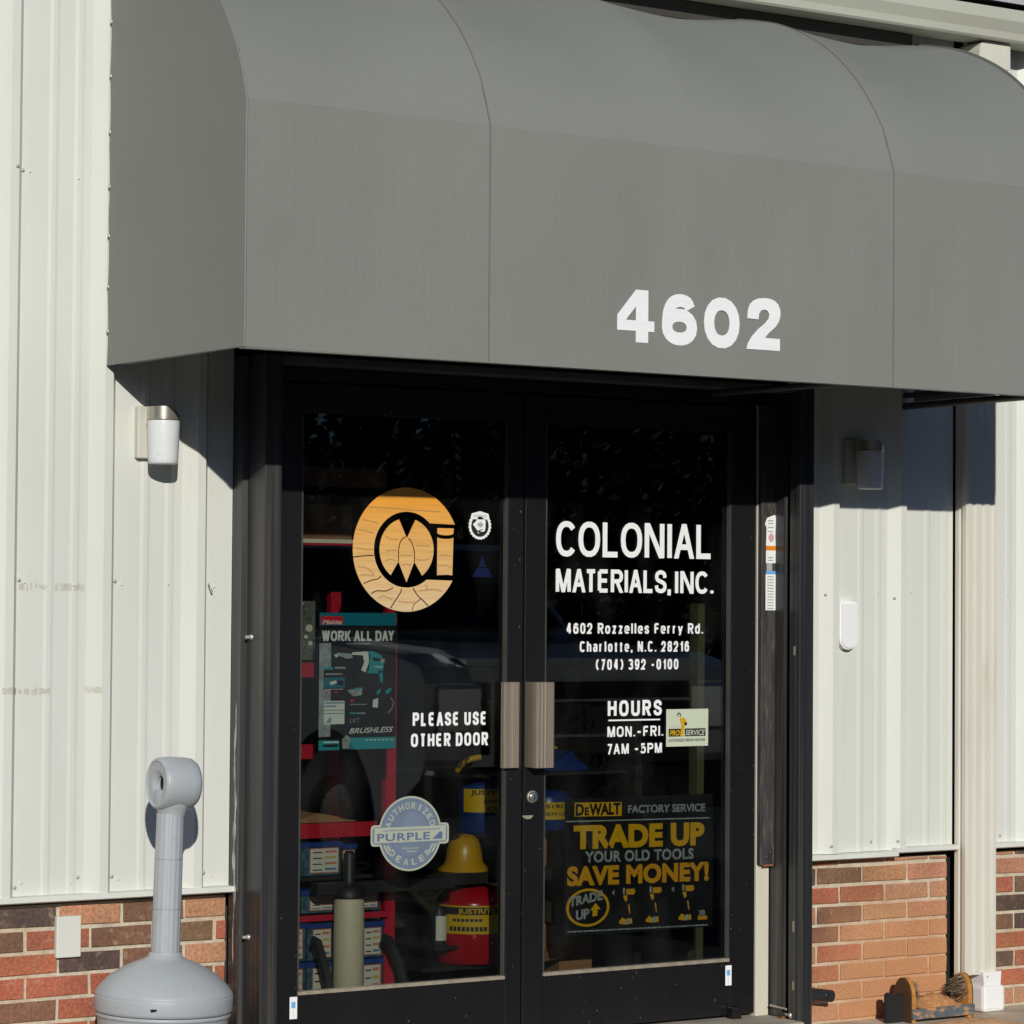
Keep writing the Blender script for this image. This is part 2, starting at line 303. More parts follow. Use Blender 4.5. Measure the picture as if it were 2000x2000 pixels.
    def stroke(s, pts, wd, y, mi=0):
        p = []
        for i, (a, b) in enumerate(pts):
            q0 = pts[max(i-1, 0)]; q1 = pts[min(i+1, len(pts)-1)]; dx, dz = q1[0]-q0[0], q1[1]-q0[1]; L = math.hypot(dx, dz) or 1
            p += [(a-dz/L*wd/2, y, b+dx/L*wd/2), (a+dz/L*wd/2, y, b-dx/L*wd/2)]
        return s.add(p, [(2*k, 2*k+1, 2*k+3, 2*k+2) for k in range(len(pts)-1)], mi)
    def text(s, body, x0, x1, z0, z1, y, mi=0, bold=0.0, shear=0.0, space=1.0, rot=0.0, slope=0.0):
        vs_, fs, cap = glyphs(body, bold, shear, space)
        a = min(p[0] for p in vs_); b = max(p[0] for p in vs_); sx = (x1-x0)/(b-a); sz = (z1-z0)/cap
        out = [(x0+(p[0]-a)*sx, y, z0+p[1]*sz+slope*(p[0]-a)*sx) for p in vs_]
        if rot:
            cx, cz = (x0+x1)/2, (z0+z1)/2; c_, s_ = math.cos(rot), math.sin(rot)
            out = [(cx+(p[0]-cx)*c_-(p[2]-cz)*s_, y, cz+(p[0]-cx)*s_+(p[2]-cz)*c_) for p in out]
        return s.add(out, fs, mi)
    def build(s, name, mats, parent=None, root=None):
        me = bpy.data.meshes.new(name)
        if SHOP_CAM_SCALE: s.v = [tuple(SHOP_CAM_SCALE[0]*c+d for c, d in zip(p, SHOP_CAM_SCALE[1])) for p in s.v]
        o = Vector((0, 0, 0))
        rt = root if root is not None else parent
        while rt is not None and rt.parent is not None: rt = rt.parent
        if rt is not None: o = rt.location
        me.from_pydata([(p[0]-o.x, p[1]-o.y, p[2]-o.z) for p in s.v], [], s.f)
        for m in (mats if isinstance(mats, (list, tuple)) else [mats]): me.materials.append(m)
        me.polygons.foreach_set('material_index', s.mi); me.polygons.foreach_set('use_smooth', s.sm)
        if s.usecol:
            ca = me.color_attributes.new('Col', 'FLOAT_COLOR', 'CORNER'); d = []
            for pl, c in zip(me.polygons, s.col): d += [*c, 1.0]*pl.loop_total
            ca.data.foreach_set('color', d)
        me.update(); ob = bpy.data.objects.new(name, me); COL.objects.link(ob)
        if parent is not None: ob.parent = parent
        return ob

_gl = {}
def glyphs(body, bold, shear, space):
    k = (body, bold, shear, space)
    if k in _gl: return _gl[k]
    def mk(tx):
        cu = bpy.data.curves.new('t', 'FONT'); cu.body = tx; cu.offset = bold; cu.shear = shear; cu.space_character = space; cu.resolution_u = 5
        ob = bpy.data.objects.new('t', cu); COL.objects.link(ob)
        dg = bpy.context.evaluated_depsgraph_get(); dg.update()
        me = bpy.data.meshes.new_from_object(ob.evaluated_get(dg))
        r = ([v.co[:] for v in me.vertices], [tuple(p.vertices) for p in me.polygons])
        bpy.data.objects.remove(ob); bpy.data.curves.remove(cu); bpy.data.meshes.remove(me); return r
    h = mk('H')[0]; cap = max(p[1] for p in h)
    v, f = mk(body); _gl[k] = (v, f, cap); return _gl[k]

# ------------------------------------------------------------------ a monoline grotesque drawn as strokes
def _E(cx, cy, rx, ry, a0, a1, n=2.3, m=18):
    o = []
    for i in range(m+1):
        a = math.radians(a0+(a1-a0)*i/m); c, s_ = math.cos(a), math.sin(a)
        o.append((cx+rx*math.copysign(abs(c)**(2/n), c), cy+ry*math.copysign(abs(s_)**(2/n), s_)))
    return o
def _S(pts, m=6):
    P = [pts[0]]+pts+[pts[-1]]; o = []
    for i in range(1, len(P)-2):
        for k in range(m):
            t = k/m; a, b, c, d = P[i-1], P[i], P[i+1], P[i+2]
            o.append(tuple(0.5*(2*b[j]+(c[j]-a[j])*t+(2*a[j]-5*b[j]+4*c[j]-d[j])*t*t+(3*b[j]-a[j]-3*c[j]+d[j])*t**3) for j in (0, 1)))
    o.append(pts[-1]); return o
def font_glyph(ch, n):
    E = lambda *a: _E(*a, n=n)
    L = lambda *p: ('L', list(p)); D = lambda *p: ('D', p); X = .72
    G = {
     'A': (.72, [D(0, 0, .5, 1), D(1, 0, .5, 1), L((.2, .30), (.8, .30))]),
     'B': (.66, [L((0, 1), *E(.58, .765, .38, .235, 90, -90), (0, .53), (0, 1)), L((0, .53), *E(.58, .265, .42, .265, 90, -90), (0, 0), (0, .53))]),
     'C': (.70, [L(*E(.5, .5, .5, .5, 38, 322))]), 'D': (.69, [L((0, 1), *E(.40, .5, .60, .5, 90, -90), (0, 0), (0, 1))]),
     'E': (.60, [L((0, 0), (0, 1)), L((0, 1), (1, 1)), L((0, .52), (.92, .52)), L((0, 0), (1, 0))]), 'F': (.57, [L((0, -.06), (0, 1)), L((0, 1), (1, 1)), L((0, .5), (.9, .5))]),
     'G': (.72, [L(*E(.5, .5, .5, .5, 38, 360)), L((1, .5), (.55, .5)), L((1, .5), (1, -.05))]),
     'H': (.68, [L((0, -.08), (0, 1.08)), L((1, -.08), (1, 1.08)), L((0, .52), (1, .52))]), 'I': (.0, [L((0, -.08), (0, 1.08))]),
     'J': (.5, [L((1, 1.08), *E(.5, .3, .5, .3, 0, -180))]), 'K': (.68, [L((0, -.08), (0, 1.08)), D(.28, .40, .92, 1), D(.95, 0, .38, .62)]),
     'L': (.56, [L((0, 1.08), (0, 0), (1, 0))]), 'M': (.84, [L((0, -.08), (0, 1.08)), L((1, -.08), (1, 1.08)), D(.5, 0, .05, 1), D(.5, 0, .95, 1)]),
     'N': (.69, [L((0, -.08), (0, 1.08)), L((1, -.08), (1, 1.08)), D(.97, 0, .03, 1)]), 'O': (.75, [L(*E(.5, .5, .5, .5, 0, 360))]),
     'P': (.64, [L((0, -.08), (0, .6)), L((0, 1), *E(.55, .74, .45, .26, 90, -90), (0, .48), (0, 1))]),
     'R': (.67, [L((0, -.08), (0, .6)), L((0, 1), *E(.55, .745, .43, .255, 90, -90), (0, .49), (0, 1)), D(1.0, 0, .50, .47)]),
     'S': (.65, [L(*_S([(.97, .70), (.90, .90), (.5, 1), (.12, .91), (.03, .74), (.14, .59), (.5, .505), (.88, .40), (.99, .25), (.88, .07), (.5, 0), (.10, .08), (0, .30)]))]),
     'T': (.60, [L((0, 1), (1, 1)), L((.5, 1), (.5, -.08))]), 'U': (.68, [L((0, 1.08), *E(.5, .36, .5, .36, 180, 360), (1, 1.08))]), 'V': (.70, [D(.5, 0, 0, 1), D(.5, 0, 1, 1)]),
     'W': (.98, [D(.25, 0, 0, 1), D(.25, 0, .5, 1), D(.75, 0, .5, 1), D(.75, 0, 1, 1)]), 'X': (.68, [D(0, 0, 1, 1), D(1, 0, 0, 1)]), 'Y': (.68, [D(.5, .42, 0, 1), D(.5, .42, 1, 1), L((.5, -.08), (.5, .5))]),
     'Z': (.62, [L((0, 1), (1, 1)), D(.05, 0, .95, 1), L((0, 0), (1, 0))]),
     '0': (.58, [L(*E(.5, .5, .5, .5, 0, 360))]), '1': (.30, [L((1, -.08), (1, 1.08)), L((.95, .80), (0, .70))]),
     '2': (.58, [L(*_S([(0, .66), (.06, .86), (.26, .985), (.5, 1), (.76, .97), (.94, .84), (.97, .68), (.86, .50), (.60, .36)]), (0, .0), (1, 0))]),
     '3': (.58, [L(*E(.48, .755, .46, .245, 165, -90), (.35, .51)), L((.35, .53), *E(.5, .265, .5, .265, 90, -165))]),
     '4': (.60, [L((.72, -.08), (.72, 1.08)), D(.06, .30, .66, 1), L((-.02, .24), (1.08, .24))]),
     '5': (.58, [L((.92, 1), (.18, 1), (.10, .50), *E(.48, .32, .52, .32, 120, -160))]),
     '6': (.58, [L(*E(.5, .31, .5, .31, 0, 360)), L(*_S([(.92, .80), (.80, .95), (.52, 1), (.22, .92), (.05, .68), (0, .36)]))]),
     '7': (.56, [L((0, 1), (1, 1)), D(.28, 0, .98, 1)]), '8': (.58, [L(*E(.5, .76, .44, .24, 0, 360)), L(*E(.5, .26, .5, .26, 0, 360))]),
     '9': (.58, [L(*E(.5, .69, .5, .31, 0, 360)), L(*_S([(.08, .20), (.20, .05), (.48, 0), (.78, .08), (.95, .32), (1, .64)]))]),
     'a': (.54, [L((.95, -.08), *E(.5, X-.2, .44, .2, 0, 160)), L((.95, X*.58), *E(.42, X*.28, .42, X*.28, 90, 270), (.95, X*.12))]),
     'r': (.38, [L((0, -.08), (0, X+.08)), L((0, X*.6), *E(.9, X*.62, .9, X*.38, 180, 95))]), 'l': (.0, [L((0, -.08), (0, 1.08))]), 'o': (.56, [L(*E(.5, X/2, .5, X/2, 0, 360))]),
     't': (.36, [L((.45, .96), (.45, .0), (1, 0)), L((-.15, X), (1.1, X))]), 'e': (.56, [L((.03, X/2), (1, X/2), *E(.5, X/2, .5, X/2, 0, 318))]),
     'h': (.54, [L((0, -.08), (0, 1.08)), L((0, X*.5), *E(.5, X*.6, .5, X*.4, 180, 0), (1, -.08))]), 'z': (.50, [L((0, X), (1, X)), D(.06, .0, .94, X+.05), L((0, 0), (1, 0))]),
     's': (.50, [L(*_S([(.95, X*.74), (.85, X*.95), (.5, X), (.1, X*.9), (.05, X*.68), (.5, X*.5), (.95, X*.32), (.9, X*.06), (.5, 0), (.1, X*.08), (0, X*.28)]))]),
     'y': (.54, [D(.46, -.02, 0, X+.06), D(.28, -.30, 1, X+.06)]), 'd': (.56, [L((1, -.08), (1, 1.08)), L((1, X*.66), *E(.5, X/2, .5, X/2, 25, 335), (1, X*.34))]),
     '.': (.0, [L((0, -.08), (0, .08))]), ',': (.04, [L((.0, .10), (.2, -.05), (-.4, -.22))]), '-': (.46, [L((0, .42), (1, .42))]), '!': (.0, [L((0, -.08), (0, .07)), L((0, .25), (0, 1.08))]),
     '(': (.30, [L(*_S([(1, 1.08), (.25, .84), (0, .5), (.25, .16), (1, -.08)]))]), ')': (.30, [L(*_S([(0, 1.08), (.75, .84), (1, .5), (.75, .16), (0, -.08)]))]), ' ': (.30, []),
    }
    return G[ch]
def grotesk(mb, body, x0, x1, z0, z1, y, mi=0, t=0.2, gap=0.12, n=2.3, slope=0.0, word=1.0):
    """letters in cap height units; t stroke, gap between letters; widths squeezed to fill x0..x1"""
    H = z1-z0; gl = [font_glyph(c, n) for c in body]
    nat = sum(w_*word if c == ' ' else w_ for (w_, _), c in zip(gl, body)); fix = sum(0 if c == ' ' else t for c in body)+gap*(len(body)-1)
    KN = {'CO': -.035, 'LO': -.055, 'AT': -.10, 'TE': -.02, 'LS': -.04, 'LL': 0, 'AL': -.01, 'IA': -.01, 'IN': .02, 'NI': .02, 'S,': -.03, 'Fe': -.03, 'rr': .0, 'ry': -.03, 'AS': -.03, 'LA': .0, 'RK': 0, 'AY': -.10, 'DA': -.03, ' A': -.02, 'TH': -.0, '7A': -.06, '-5': .0}
    kern = [KN.get(a_+b_, 0) for a_, b_ in zip(body, body[1:]+'#')]; fix += sum(kern); k0 = 0
    fx = ((x1-x0)/H-fix)/nat; pen = 0.0; k = 0
    for (w_, strokes), c in zip(gl, body):
        if c == ' ': pen += w_*word*fx+gap+kern[k0]; k0 += 1; continue
        W = w_*fx+t; P = lambda u, v: (pen+t/2+u*(W-t), t/2+v*(1-t))
        for st in strokes:
            k += 1; yy = y-0.00004*(k % 6)
            if st[0] == 'D':
                u0, v0, u1, v1 = st[1]; a = P(u0, 0)[0]; b = P(u1, 0)[0]; za = v0 if v0 in (0, 1) else t/2+v0*(1-t); zb = v1 if v1 in (0, 1) else t/2+v1*(1-t)
                hw = t/2*math.hypot(1, (b-a)/max(.05, zb-za))*.97
                pts = [(a-hw, za), (a+hw, za), (b+hw, zb), (b-hw, zb)]
                mb.add([(x0+p*H, yy, z0+q*H+slope*p*H) for p, q in pts], [(0, 1, 2, 3)], mi); continue
            pts = [P(u, v) for u, v in st[1]]; pts = [p for i, p in enumerate(pts) if i == 0 or math.hypot(p[0]-pts[i-1][0], p[1]-pts[i-1][1]) > 1e-4]
            closed = math.hypot(pts[0][0]-pts[-1][0], pts[0][1]-pts[-1][1]) < 1e-3
            if closed: pts = pts[:-1]
            N = len(pts); out = []
            for i in range(N):
                p = pts[i]; a = pts[i-1] if (i or closed) else p; b = pts[(i+1) % N] if (i < N-1 or closed) else p
                d1 = (p[0]-a[0], p[1]-a[1]); d2 = (b[0]-p[0], b[1]-p[1])
                if d1 == (0, 0): d1 = d2
                if d2 == (0, 0): d2 = d1
                l1 = math.hypot(*d1); l2 = math.hypot(*d2); n1 = (-d1[1]/l1, d1[0]/l1); n2 = (-d2[1]/l2, d2[0]/l2)
                mx_, mz = n1[0]+n2[0], n1[1]+n2[1]; ml = math.hypot(mx_, mz) or 1; mx_ /= ml; mz /= ml; kk = t/2/max(.45, mx_*n1[0]+mz*n1[1])
                out += [(p[0]+mx_*kk, p[1]+mz*kk), (p[0]-mx_*kk, p[1]-mz*kk)]
            f = [(2*i, 2*i+1, 2*i+3, 2*i+2) for i in range(N-1)]
            if closed: f.append((2*N-2, 2*N-1, 1, 0))
            # keep square ends of stems inside the cap height
            cl = lambda q: min(1.0, max(0.0, q)) if c.isupper() or c.isdigit() or c in 'lhd!.' else q
            mb.add([(x0+p*H, yy, z0+cl(q)*H+slope*p*H) for p, q in out], f, mi)
        pen += W+gap+kern[k0]; k0 += 1
    return mb

def tag(o, label=None, cat=None, group=None, kind=None):
    if label: o['label'] = label
    if cat: o['category'] = cat
    if group: o['group'] = group
    if kind: o['kind'] = kind
    return o
def empty(name, loc, label, cat, group=None):
    o = bpy.data.objects.new(name, None); COL.objects.link(o); o.location = loc if not SHOP_CAM_SCALE else [SHOP_CAM_SCALE[0]*c+d for c, d in zip(loc, SHOP_CAM_SCALE[1])]; o.empty_display_size = 0.1
    return tag(o, label, cat, group)

# ------------------------------------------------------------------ ground
g = MB(); g.box(-7, 9, -0.48, 0.12, -0.35, -0.055); tag(g.build('pavement', CONC), kind='structure')
g = MB(); g.add([(-60, -90, -0.2), (70, -90, -0.2), (70, -0.48, -0.2), (-60, -0.48, -0.2)], [(0, 1, 2, 3)]); tag(g.build('parking_lot', ASPH), kind='structure')
g = MB(); g.add([(-300, -300, -0.36), (300, -300, -0.36), (300, 300, -0.36), (-300, 300, -0.36)], [(0, 1, 2, 3)]); tag(g.build('ground', pm('dry_grass', (0.045, 0.05, 0.03), 0.9, var=0.3)), kind='structure')
g = MB(); g.box(-0.985, 1.0, -0.20, 0.115, -0.054, -0.004, ch=0.006); tag(g.build('door_sill', pm('sill_concrete', (0.42, 0.37, 0.29), 0.8, var=0.15, vscale=(9, 9, 9), bump=0.3, bscale=(80, 80, 80))), kind='structure')

# ------------------------------------------------------------------ building
RIB0 = -1.464           # crest (right edge) of a major siding rib
PITCHX = 0.3048
def prof_y(x):
    u = (x-(RIB0+0.0205)) % PITCHX          # rib base ends at 0
    u2_ = u-PITCHX                         # negative distance to the right base edge
    h = 0.0
    d = -u2_                               # distance left of right base edge
    W, T = 0.084, 0.026
    if d < W:
        e = (W-T)/2
        if d < 0.0205: h = d/0.0205
        elif d < 0.0205+T: h = 1
        else: h = max(0, (W-d)/(W-0.0205-T))
        return -0.031*h
    for c in (0.125, 0.205):
        q = abs(d-c)
        if q < 0.016: return -0.0023*min(1, (0.016-q)/0.010)
    return 0.0
def rib_xs(a, b):
    xs = {a, b}; k = math.floor((a-RIB0)/PITCHX)-1
    while RIB0+0.0205+k*PITCHX-0.35 < b:
        e = RIB0+0.0205+k*PITCHX
        for d in (0, 0.0205, 0.0465, 0.084): xs.add(e-d)
        for c in (0.125, 0.205):
            for q in (-0.016, -0.006, 0.006, 0.016): xs.add(e-c+q)
        k += 1
    return sorted(x for x in xs if a <= x <= b)
def side_strip(mb, a, b, z0, z1):
    xs = rib_xs(a, b); n = len(xs); nz = max(1, int((z1-z0)/0.4)); pr = []
    for j in range(nz+1):
        z = z0+(z1-z0)*j/nz
        pr += [(x, prof_y(x-1e-6 if x == b else x+1e-6), z) for x in xs]
    mb.add(pr, [(j*n+i, j*n+i+1, (j+1)*n+i+1, (j+1)*n+i) for j in range(nz) for i in range(n-1)])

store = empty('store_building', (0, 0, 0), 'pale beige metal-sided store front on a low red brick base', 'building')
mb = MB()
side_strip(mb, -7, -1.054, 0.529, 3.62); side_strip(mb, -1.054, 1.075, 2.50, 3.62)
side_strip(mb, 1.075, 1.8245, 0.529, 3.62); side_strip(mb, 1.850, 9, 0.529, 3.62)
mb.build('siding', SIDING, store)
# drip trim along the bottom of the siding
mb = MB()
for a, b, z in ((-7, -1.040, 0.512), (1.075, 1.545, 0.508), (1.535, 1.824, 0.520), (1.90, 9, 0.518)):
    mb.prism([(0.012, z+0.020), (-0.037, z+0.019), (-0.040, z+0.004), (-0.032, z), (-0.026, z+0.006), (0.012, z+0.010)], 'yz', a, b)
mb.build('drip_trim', TRIMW, store)
# near-black backing puts shade into the recess behind the downpipe and the trim
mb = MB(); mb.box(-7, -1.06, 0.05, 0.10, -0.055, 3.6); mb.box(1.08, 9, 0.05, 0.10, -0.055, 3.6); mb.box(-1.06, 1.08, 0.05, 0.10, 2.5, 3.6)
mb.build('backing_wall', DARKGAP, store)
# bricks
MORT = pm('mortar', (0.61, 0.54, 0.41), 0.9, var=0.2, vscale=(30, 30, 30), bump=0.5, bscale=(120, 120, 120), dirt=((0.58, 0.33, 0.15), (3, 3, 6), 0.5, 0.65, 0.3))
t_ = MORT.node_tree; b_ = t_.nodes['Principled BSDF']; src = b_.inputs['Base Color'].links[0].from_socket
tc_ = t_.nodes.new('ShaderNodeTexCoord'); n_ = t_.nodes.new('ShaderNodeTexNoise'); n_.inputs['Scale'].default_value = 9; t_.links.new(tc_.outputs['Object'], n_.inputs['Vector'])
t_.links.new(clay_dust(t_, tc_, n_, src).outputs[2], b_.inputs['Base Color'])
C_OR = (0.53, 0.125, 0.048); C_RD = (0.50, 0.135, 0.052); C_BR = (0.255, 0.118, 0.058); C_DK = (0.125, 0.075, 0.058); C_SA = (0.57, 0.245, 0.115); C_TN = (0.55, 0.240, 0.105)
PAL = {'o': C_OR, 'r': C_RD, 'b': C_BR, 'd': C_DK, 's': C_SA, 't': C_TN}
BY = 0.012
ZC = 0.501
def bricks(xa, xb, ztop, phase, pitch, rows, over):
    mb = MB(); mb.usecol = True; mo = MB(); mo.box(xa, xb, BY+0.005, 0.05, -0.055, ZC)
    for r in range(rows):
        z1 = ztop-r*pitch-0.0058; z0 = z1-pitch+0.0128; z1 = min(z1, ZC-.002)
        if z0 < -0.055: z0 = -0.054
        if z1-z0 < 0.005: continue
        ph = phase+(0.1016 if r % 2 else 0.0); k = math.floor((xa-ph)/0.2032)
        while ph+k*0.2032 < xb:
            a = max(xa, ph+k*0.2032+0.0058+random.uniform(-.0015, .0015)); b = min(xb, ph+(k+1)*0.2032-0.0058+random.uniform(-.0015, .0015))
            if b-a > 0.012:
                key = over.get(r, {}).get(k)
                c = PAL[key or random.choice('ooorrsbbdtss')]
                m_ = .3*c[0]+.55*c[1]+.15*c[2]; c = tuple((x*.84+m_*.16)*random.uniform(.93, 1.07) for x in c); yj = BY+random.uniform(-.0012, .0012)
                j = lambda: random.uniform(-.0019, .0017)
                p = [(a+j(), yj, z0+j()), (b+j(), yj, z0+j()), (b+j(), yj, z1+j()), (a+j(), yj, z1+j())]
                e = 0.0022; f_ = [(q[0]+(e if i in (0, 3) else -e), yj-0.0014, q[2]+(e if i < 2 else -e)) for i, q in enumerate(p)]
                bk = [(q[0], 0.03, q[2]) for q in p]; V = bk+p+f_
                mb.add(V, [(8, 9, 10, 11)]+[(4+i, 4+(i+1) % 4, 8+(i+1) % 4, 8+i) for i in range(4)]+[(i, (i+1) % 4, 4+(i+1) % 4, 4+i) for i in range(4)], 0, False, c)
            k += 1
    mb.build('brick_wall', BRICK, store); mo.build('mortar', MORT, store)
# left of the doors: phase -1.6
bricks(-7, -1.056, 0.500, -1.600, 0.0677, 9, {0: {-1: 'd', 0: 's', 1: 'b', 2: 's'}, 1: {-2: 'b', -1: 'r', 0: 'b', 1: 'b', 2: 'o'}, 2: {-1: 'o', 0: 'd', 1: 'b', 2: 's'}, 3: {-2: 'o', -1: 'o', 0: 'o', 1: 'b', 2: 'o'}, 4: {-2: 'b', -1: 'b', 0: 'o', 1: 'o'}, 5: {-1: 'o', 0: 'o'}})
bricks(1.08, 1.811, 0.549, 1.119, 0.0667, 10, {0: {0: 'r', 1: 's', 2: 's'}, 1: {0: 'b', 1: 't', 2: 's', -1: 'd'}, 2: {0: 'o', 1: 'r', 2: 's', 3: 's'}, 3: {-1: 's', 0: 'b', 1: 's', 2: 't'}, 4: {0: 'b', 1: 's', 2: 's', 3: 't'}, 5: {0: 'o', 1: 't', 2: 't'}, 6: {0: 'o', 1: 's', 2: 't', 3: 't'}, 7: {0: 't', 1: 's', 2: 't'}, 8: {0: 't', 1: 't', 2: 't'}, 9: {0: 't', 1: 't', 2: 't'}})
bricks(1.88, 9, 0.549, 1.119, 0.0667, 10, {0: {4: 's', 5: 'd'}, 1: {4: 's', 3: 's', 5: 's'}, 2: {3: 'r', 4: 'r', 5: 'b'}, 3: {4: 'd', 3: 'd', 5: 'd'}, 4: {3: 'b', 4: 'b', 5: 'd'}, 5: {4: 'o', 5: 'o'}, 6: {3: 'd', 4: 'd', 5: 'r'}, 7: {4: 'o', 5: 'o'}, 8: {4: 's', 5: 's'}, 9: {4: 'b', 5: 's'}})
# gutter, soffit and roof edge
mb = MB(); mb.prism([(-0.035, 3.398), (-0.150, 3.395), (-0.158, 3.402), (-0.164, 3.425), (-0.186, 3.462), (-0.190, 3.502), (-0.180, 3.504), (-0.035, 3.47)], 'yz', -7, 9); mb.build('gutter', GUTTER, store)
mb = MB(); mb.box(-7, 9, -0.14, -0.036, 3.50, 3.53); mb.box(-7, 9, -0.20, 0.0, 3.62, 3.64); mb.build('gutter_shadow_gap', DARKGAP, store)  # near-black strips stand in for the shade in the gutter gap
mb = MB(); mb.prism([(-0.185, 3.526), (-0.19, 3.524), (-0.21, 3.66), (0.4, 3.80), (0.4, 3.78), (-0.18, 3.65)], 'yz', -7, 9); mb.build('roof_edge', ROOFTRIM, store)
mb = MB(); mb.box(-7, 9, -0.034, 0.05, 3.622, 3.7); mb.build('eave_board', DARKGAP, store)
# screws and stains on the siding
for x, z in ((-1.746, 2.626), (-1.775, 2.632), (-1.743, 0.557), (-1.547, 0.578), (-1.439, 0.575), (-1.142, 0.574), (-1.742, 1.44), (-1.44, 1.44), (1.250, 0.556), (1.449, 0.562), (1.551, 0.562), (1.232, 1.42), (1.54, 1.41), (2.05, 0.56), (-1.478, 2.28)):
    mb = MB(); mb.lathe([(0.0055, 0), (0.0055, -0.003), (0.003, -0.005), (0.0, -0.005)], (x, prof_y(x)-0.0005, z), 'y', 8); mb.build('screw', SCREW, store)
for k in range(-6, 28):
    for z in (0.565, 1.43, 2.62):
        x = -1.464+0.1524*k+0.045
        if -1.10 < x < 1.12 or 1.80 < x < 2.0: continue
        mb = MB(); mb.lathe([(0.0042, 0), (0.0042, -0.002), (0.002, -0.0035), (0.0, -0.0035)], (x, prof_y(x)-0.0004, z+.004*math.sin(k*2.3)), 'y', 7); mb.build('screw', SIDING, store)
def residue(x0, x1, z0, z1, seed):
    rnd = random.Random(seed); mb = MB(); x = x0
    while x < x1:
        b = min(x1, x+0.006)
        if rnd.random() > 0.12:
            t0, t1 = z0+rnd.uniform(0, .006), z1-rnd.uniform(0, .008)
            mb.add([(x, prof_y(x)-.0008, t0), (b, prof_y(b)-.0008, t0), (b, prof_y(b)-.0008, t1), (x, prof_y(x)-.0008, t1)], [(0, 1, 2, 3)])
        x = b
    mb.build('tape_residue', TAPE, store)
residue(-1.742, -1.70, 1.408, 1.435, 1); residue(-1.69, -1.655, 1.412, 1.432, 2); residue(-1.63, -1.535, 1.408, 1.434, 3)
residue(-1.80, -1.745, 1.112, 1.135, 4); residue(-1.74, -1.64, 1.108, 1.132, 5); residue(-1.53, -1.49, 1.112, 1.136, 6)
mb = MB(); mb.tube([(-1.138, -0.012, 1.436), (-1.140, -0.026, 1.428), (-1.137, -0.030, 1.418), (-1.132, -0.026, 1.412), (-1.130, -0.02, 1.416)], 0.002, 6); mb.build('wire_hook', SCREW, store)
mb = MB(); mb.box(-1.612, -1.535, -0.006, 0.013, 0.347, 0.467, ch=0.003)
tag(mb.build('cover_plate', TRIMW), 'blank white electrical cover plate on the brick base left of the ash receptacle', 'cover plate')
# interior shell
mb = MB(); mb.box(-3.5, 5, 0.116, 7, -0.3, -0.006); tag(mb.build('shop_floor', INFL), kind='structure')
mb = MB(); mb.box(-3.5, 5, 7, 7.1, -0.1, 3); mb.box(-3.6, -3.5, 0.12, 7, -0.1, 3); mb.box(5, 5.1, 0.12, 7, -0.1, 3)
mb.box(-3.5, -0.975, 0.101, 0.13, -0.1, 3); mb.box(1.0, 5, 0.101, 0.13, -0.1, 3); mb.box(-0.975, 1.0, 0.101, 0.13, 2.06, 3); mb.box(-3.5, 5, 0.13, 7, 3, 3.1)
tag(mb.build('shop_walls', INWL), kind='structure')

# ------------------------------------------------------------------ door frame, shutter
fr = empty('door_frame', (0.0, 0, 0), 'black frame round the double doors with a cream lower jamb', 'door frame')
mb = MB(); mb.box(-0.974, -0.935, -0.002, 0.1, -0.004, 2.06); mb.build('jamb', BLACKAL, fr)
mb = MB(); mb.box(0.944, 0.999, -0.002, 0.1, -0.004, 2.06); mb.build('jamb', JAMB, fr)
mb = MB(); mb.box(-0.974, 0.999, -0.002, 0.1, 2.061, 2.50); mb.build('header', BLACKAL, fr)
mb = MB(); mb.box(0.9462, 1.006, -0.024, -0.0025, 0.505, 2.06, ch=0.002); bar = mb.build('cover_bar', BAR, fr)
mb = MB(); mb.box(0.956, 1.000, -0.026, -0.0245, 0.500, 0.506); mb.build('bar_end', RUST, bar)
mb = MB()
for z in (0.53, 0.545): mb.lathe([(0.006, 0), (0.006, -0.004), (0, -0.005)], (0.972 if z == .53 else .988, -0.0245, z), 'y', 10)
mb.build('bar_bolt', BAR, bar)
mb = MB(); Yk = -0.0256
mb.poly([(0.958, 1.56), (0.999, 1.56), (0.998, 1.60), (1.0, 1.665), (0.996, 1.674), (0.962, 1.662), (0.953, 1.640), (0.960, 1.625)], Yk, 0)
mb.quad(0.958, 1.0, 1.543, 1.56, Yk, 2); mb.quad(0.958, 1.0, 1.53, 1.543, Yk, 0); mb.quad(0.958, 0.999, 1.497, 1.53, Yk, 0); mb.quad(0.961, 0.985, 1.468, 1.497, Yk, 4); mb.quad(0.959, 0.999, 1.456, 1.468, Yk, 3); mb.quad(0.957, 1.0, 1.325, 1.456, Yk, 0)
for z in [1.45-0.0105*i for i in range(12)]: mb.quad(0.964, 0.992, z-0.005, z-0.001, Yk-.0004, 4)
mb.disc(0.980, 1.59, 0.012, 0.016, Yk-.0004, 5, 20)
for z in (1.505, 1.515, 1.61, 1.625, 1.64, 1.65): mb.quad(0.965, 0.990, z, z+0.004, Yk-.0004, 4)
mb.v = [(p[0]+.005, p[1], 1.690-(1.674-p[2])*.93) for p in mb.v]
mb.build('warning_sticker', [WHITEV, INK, ORANGE, TAGBLUE, STKGREY, PINK], bar)

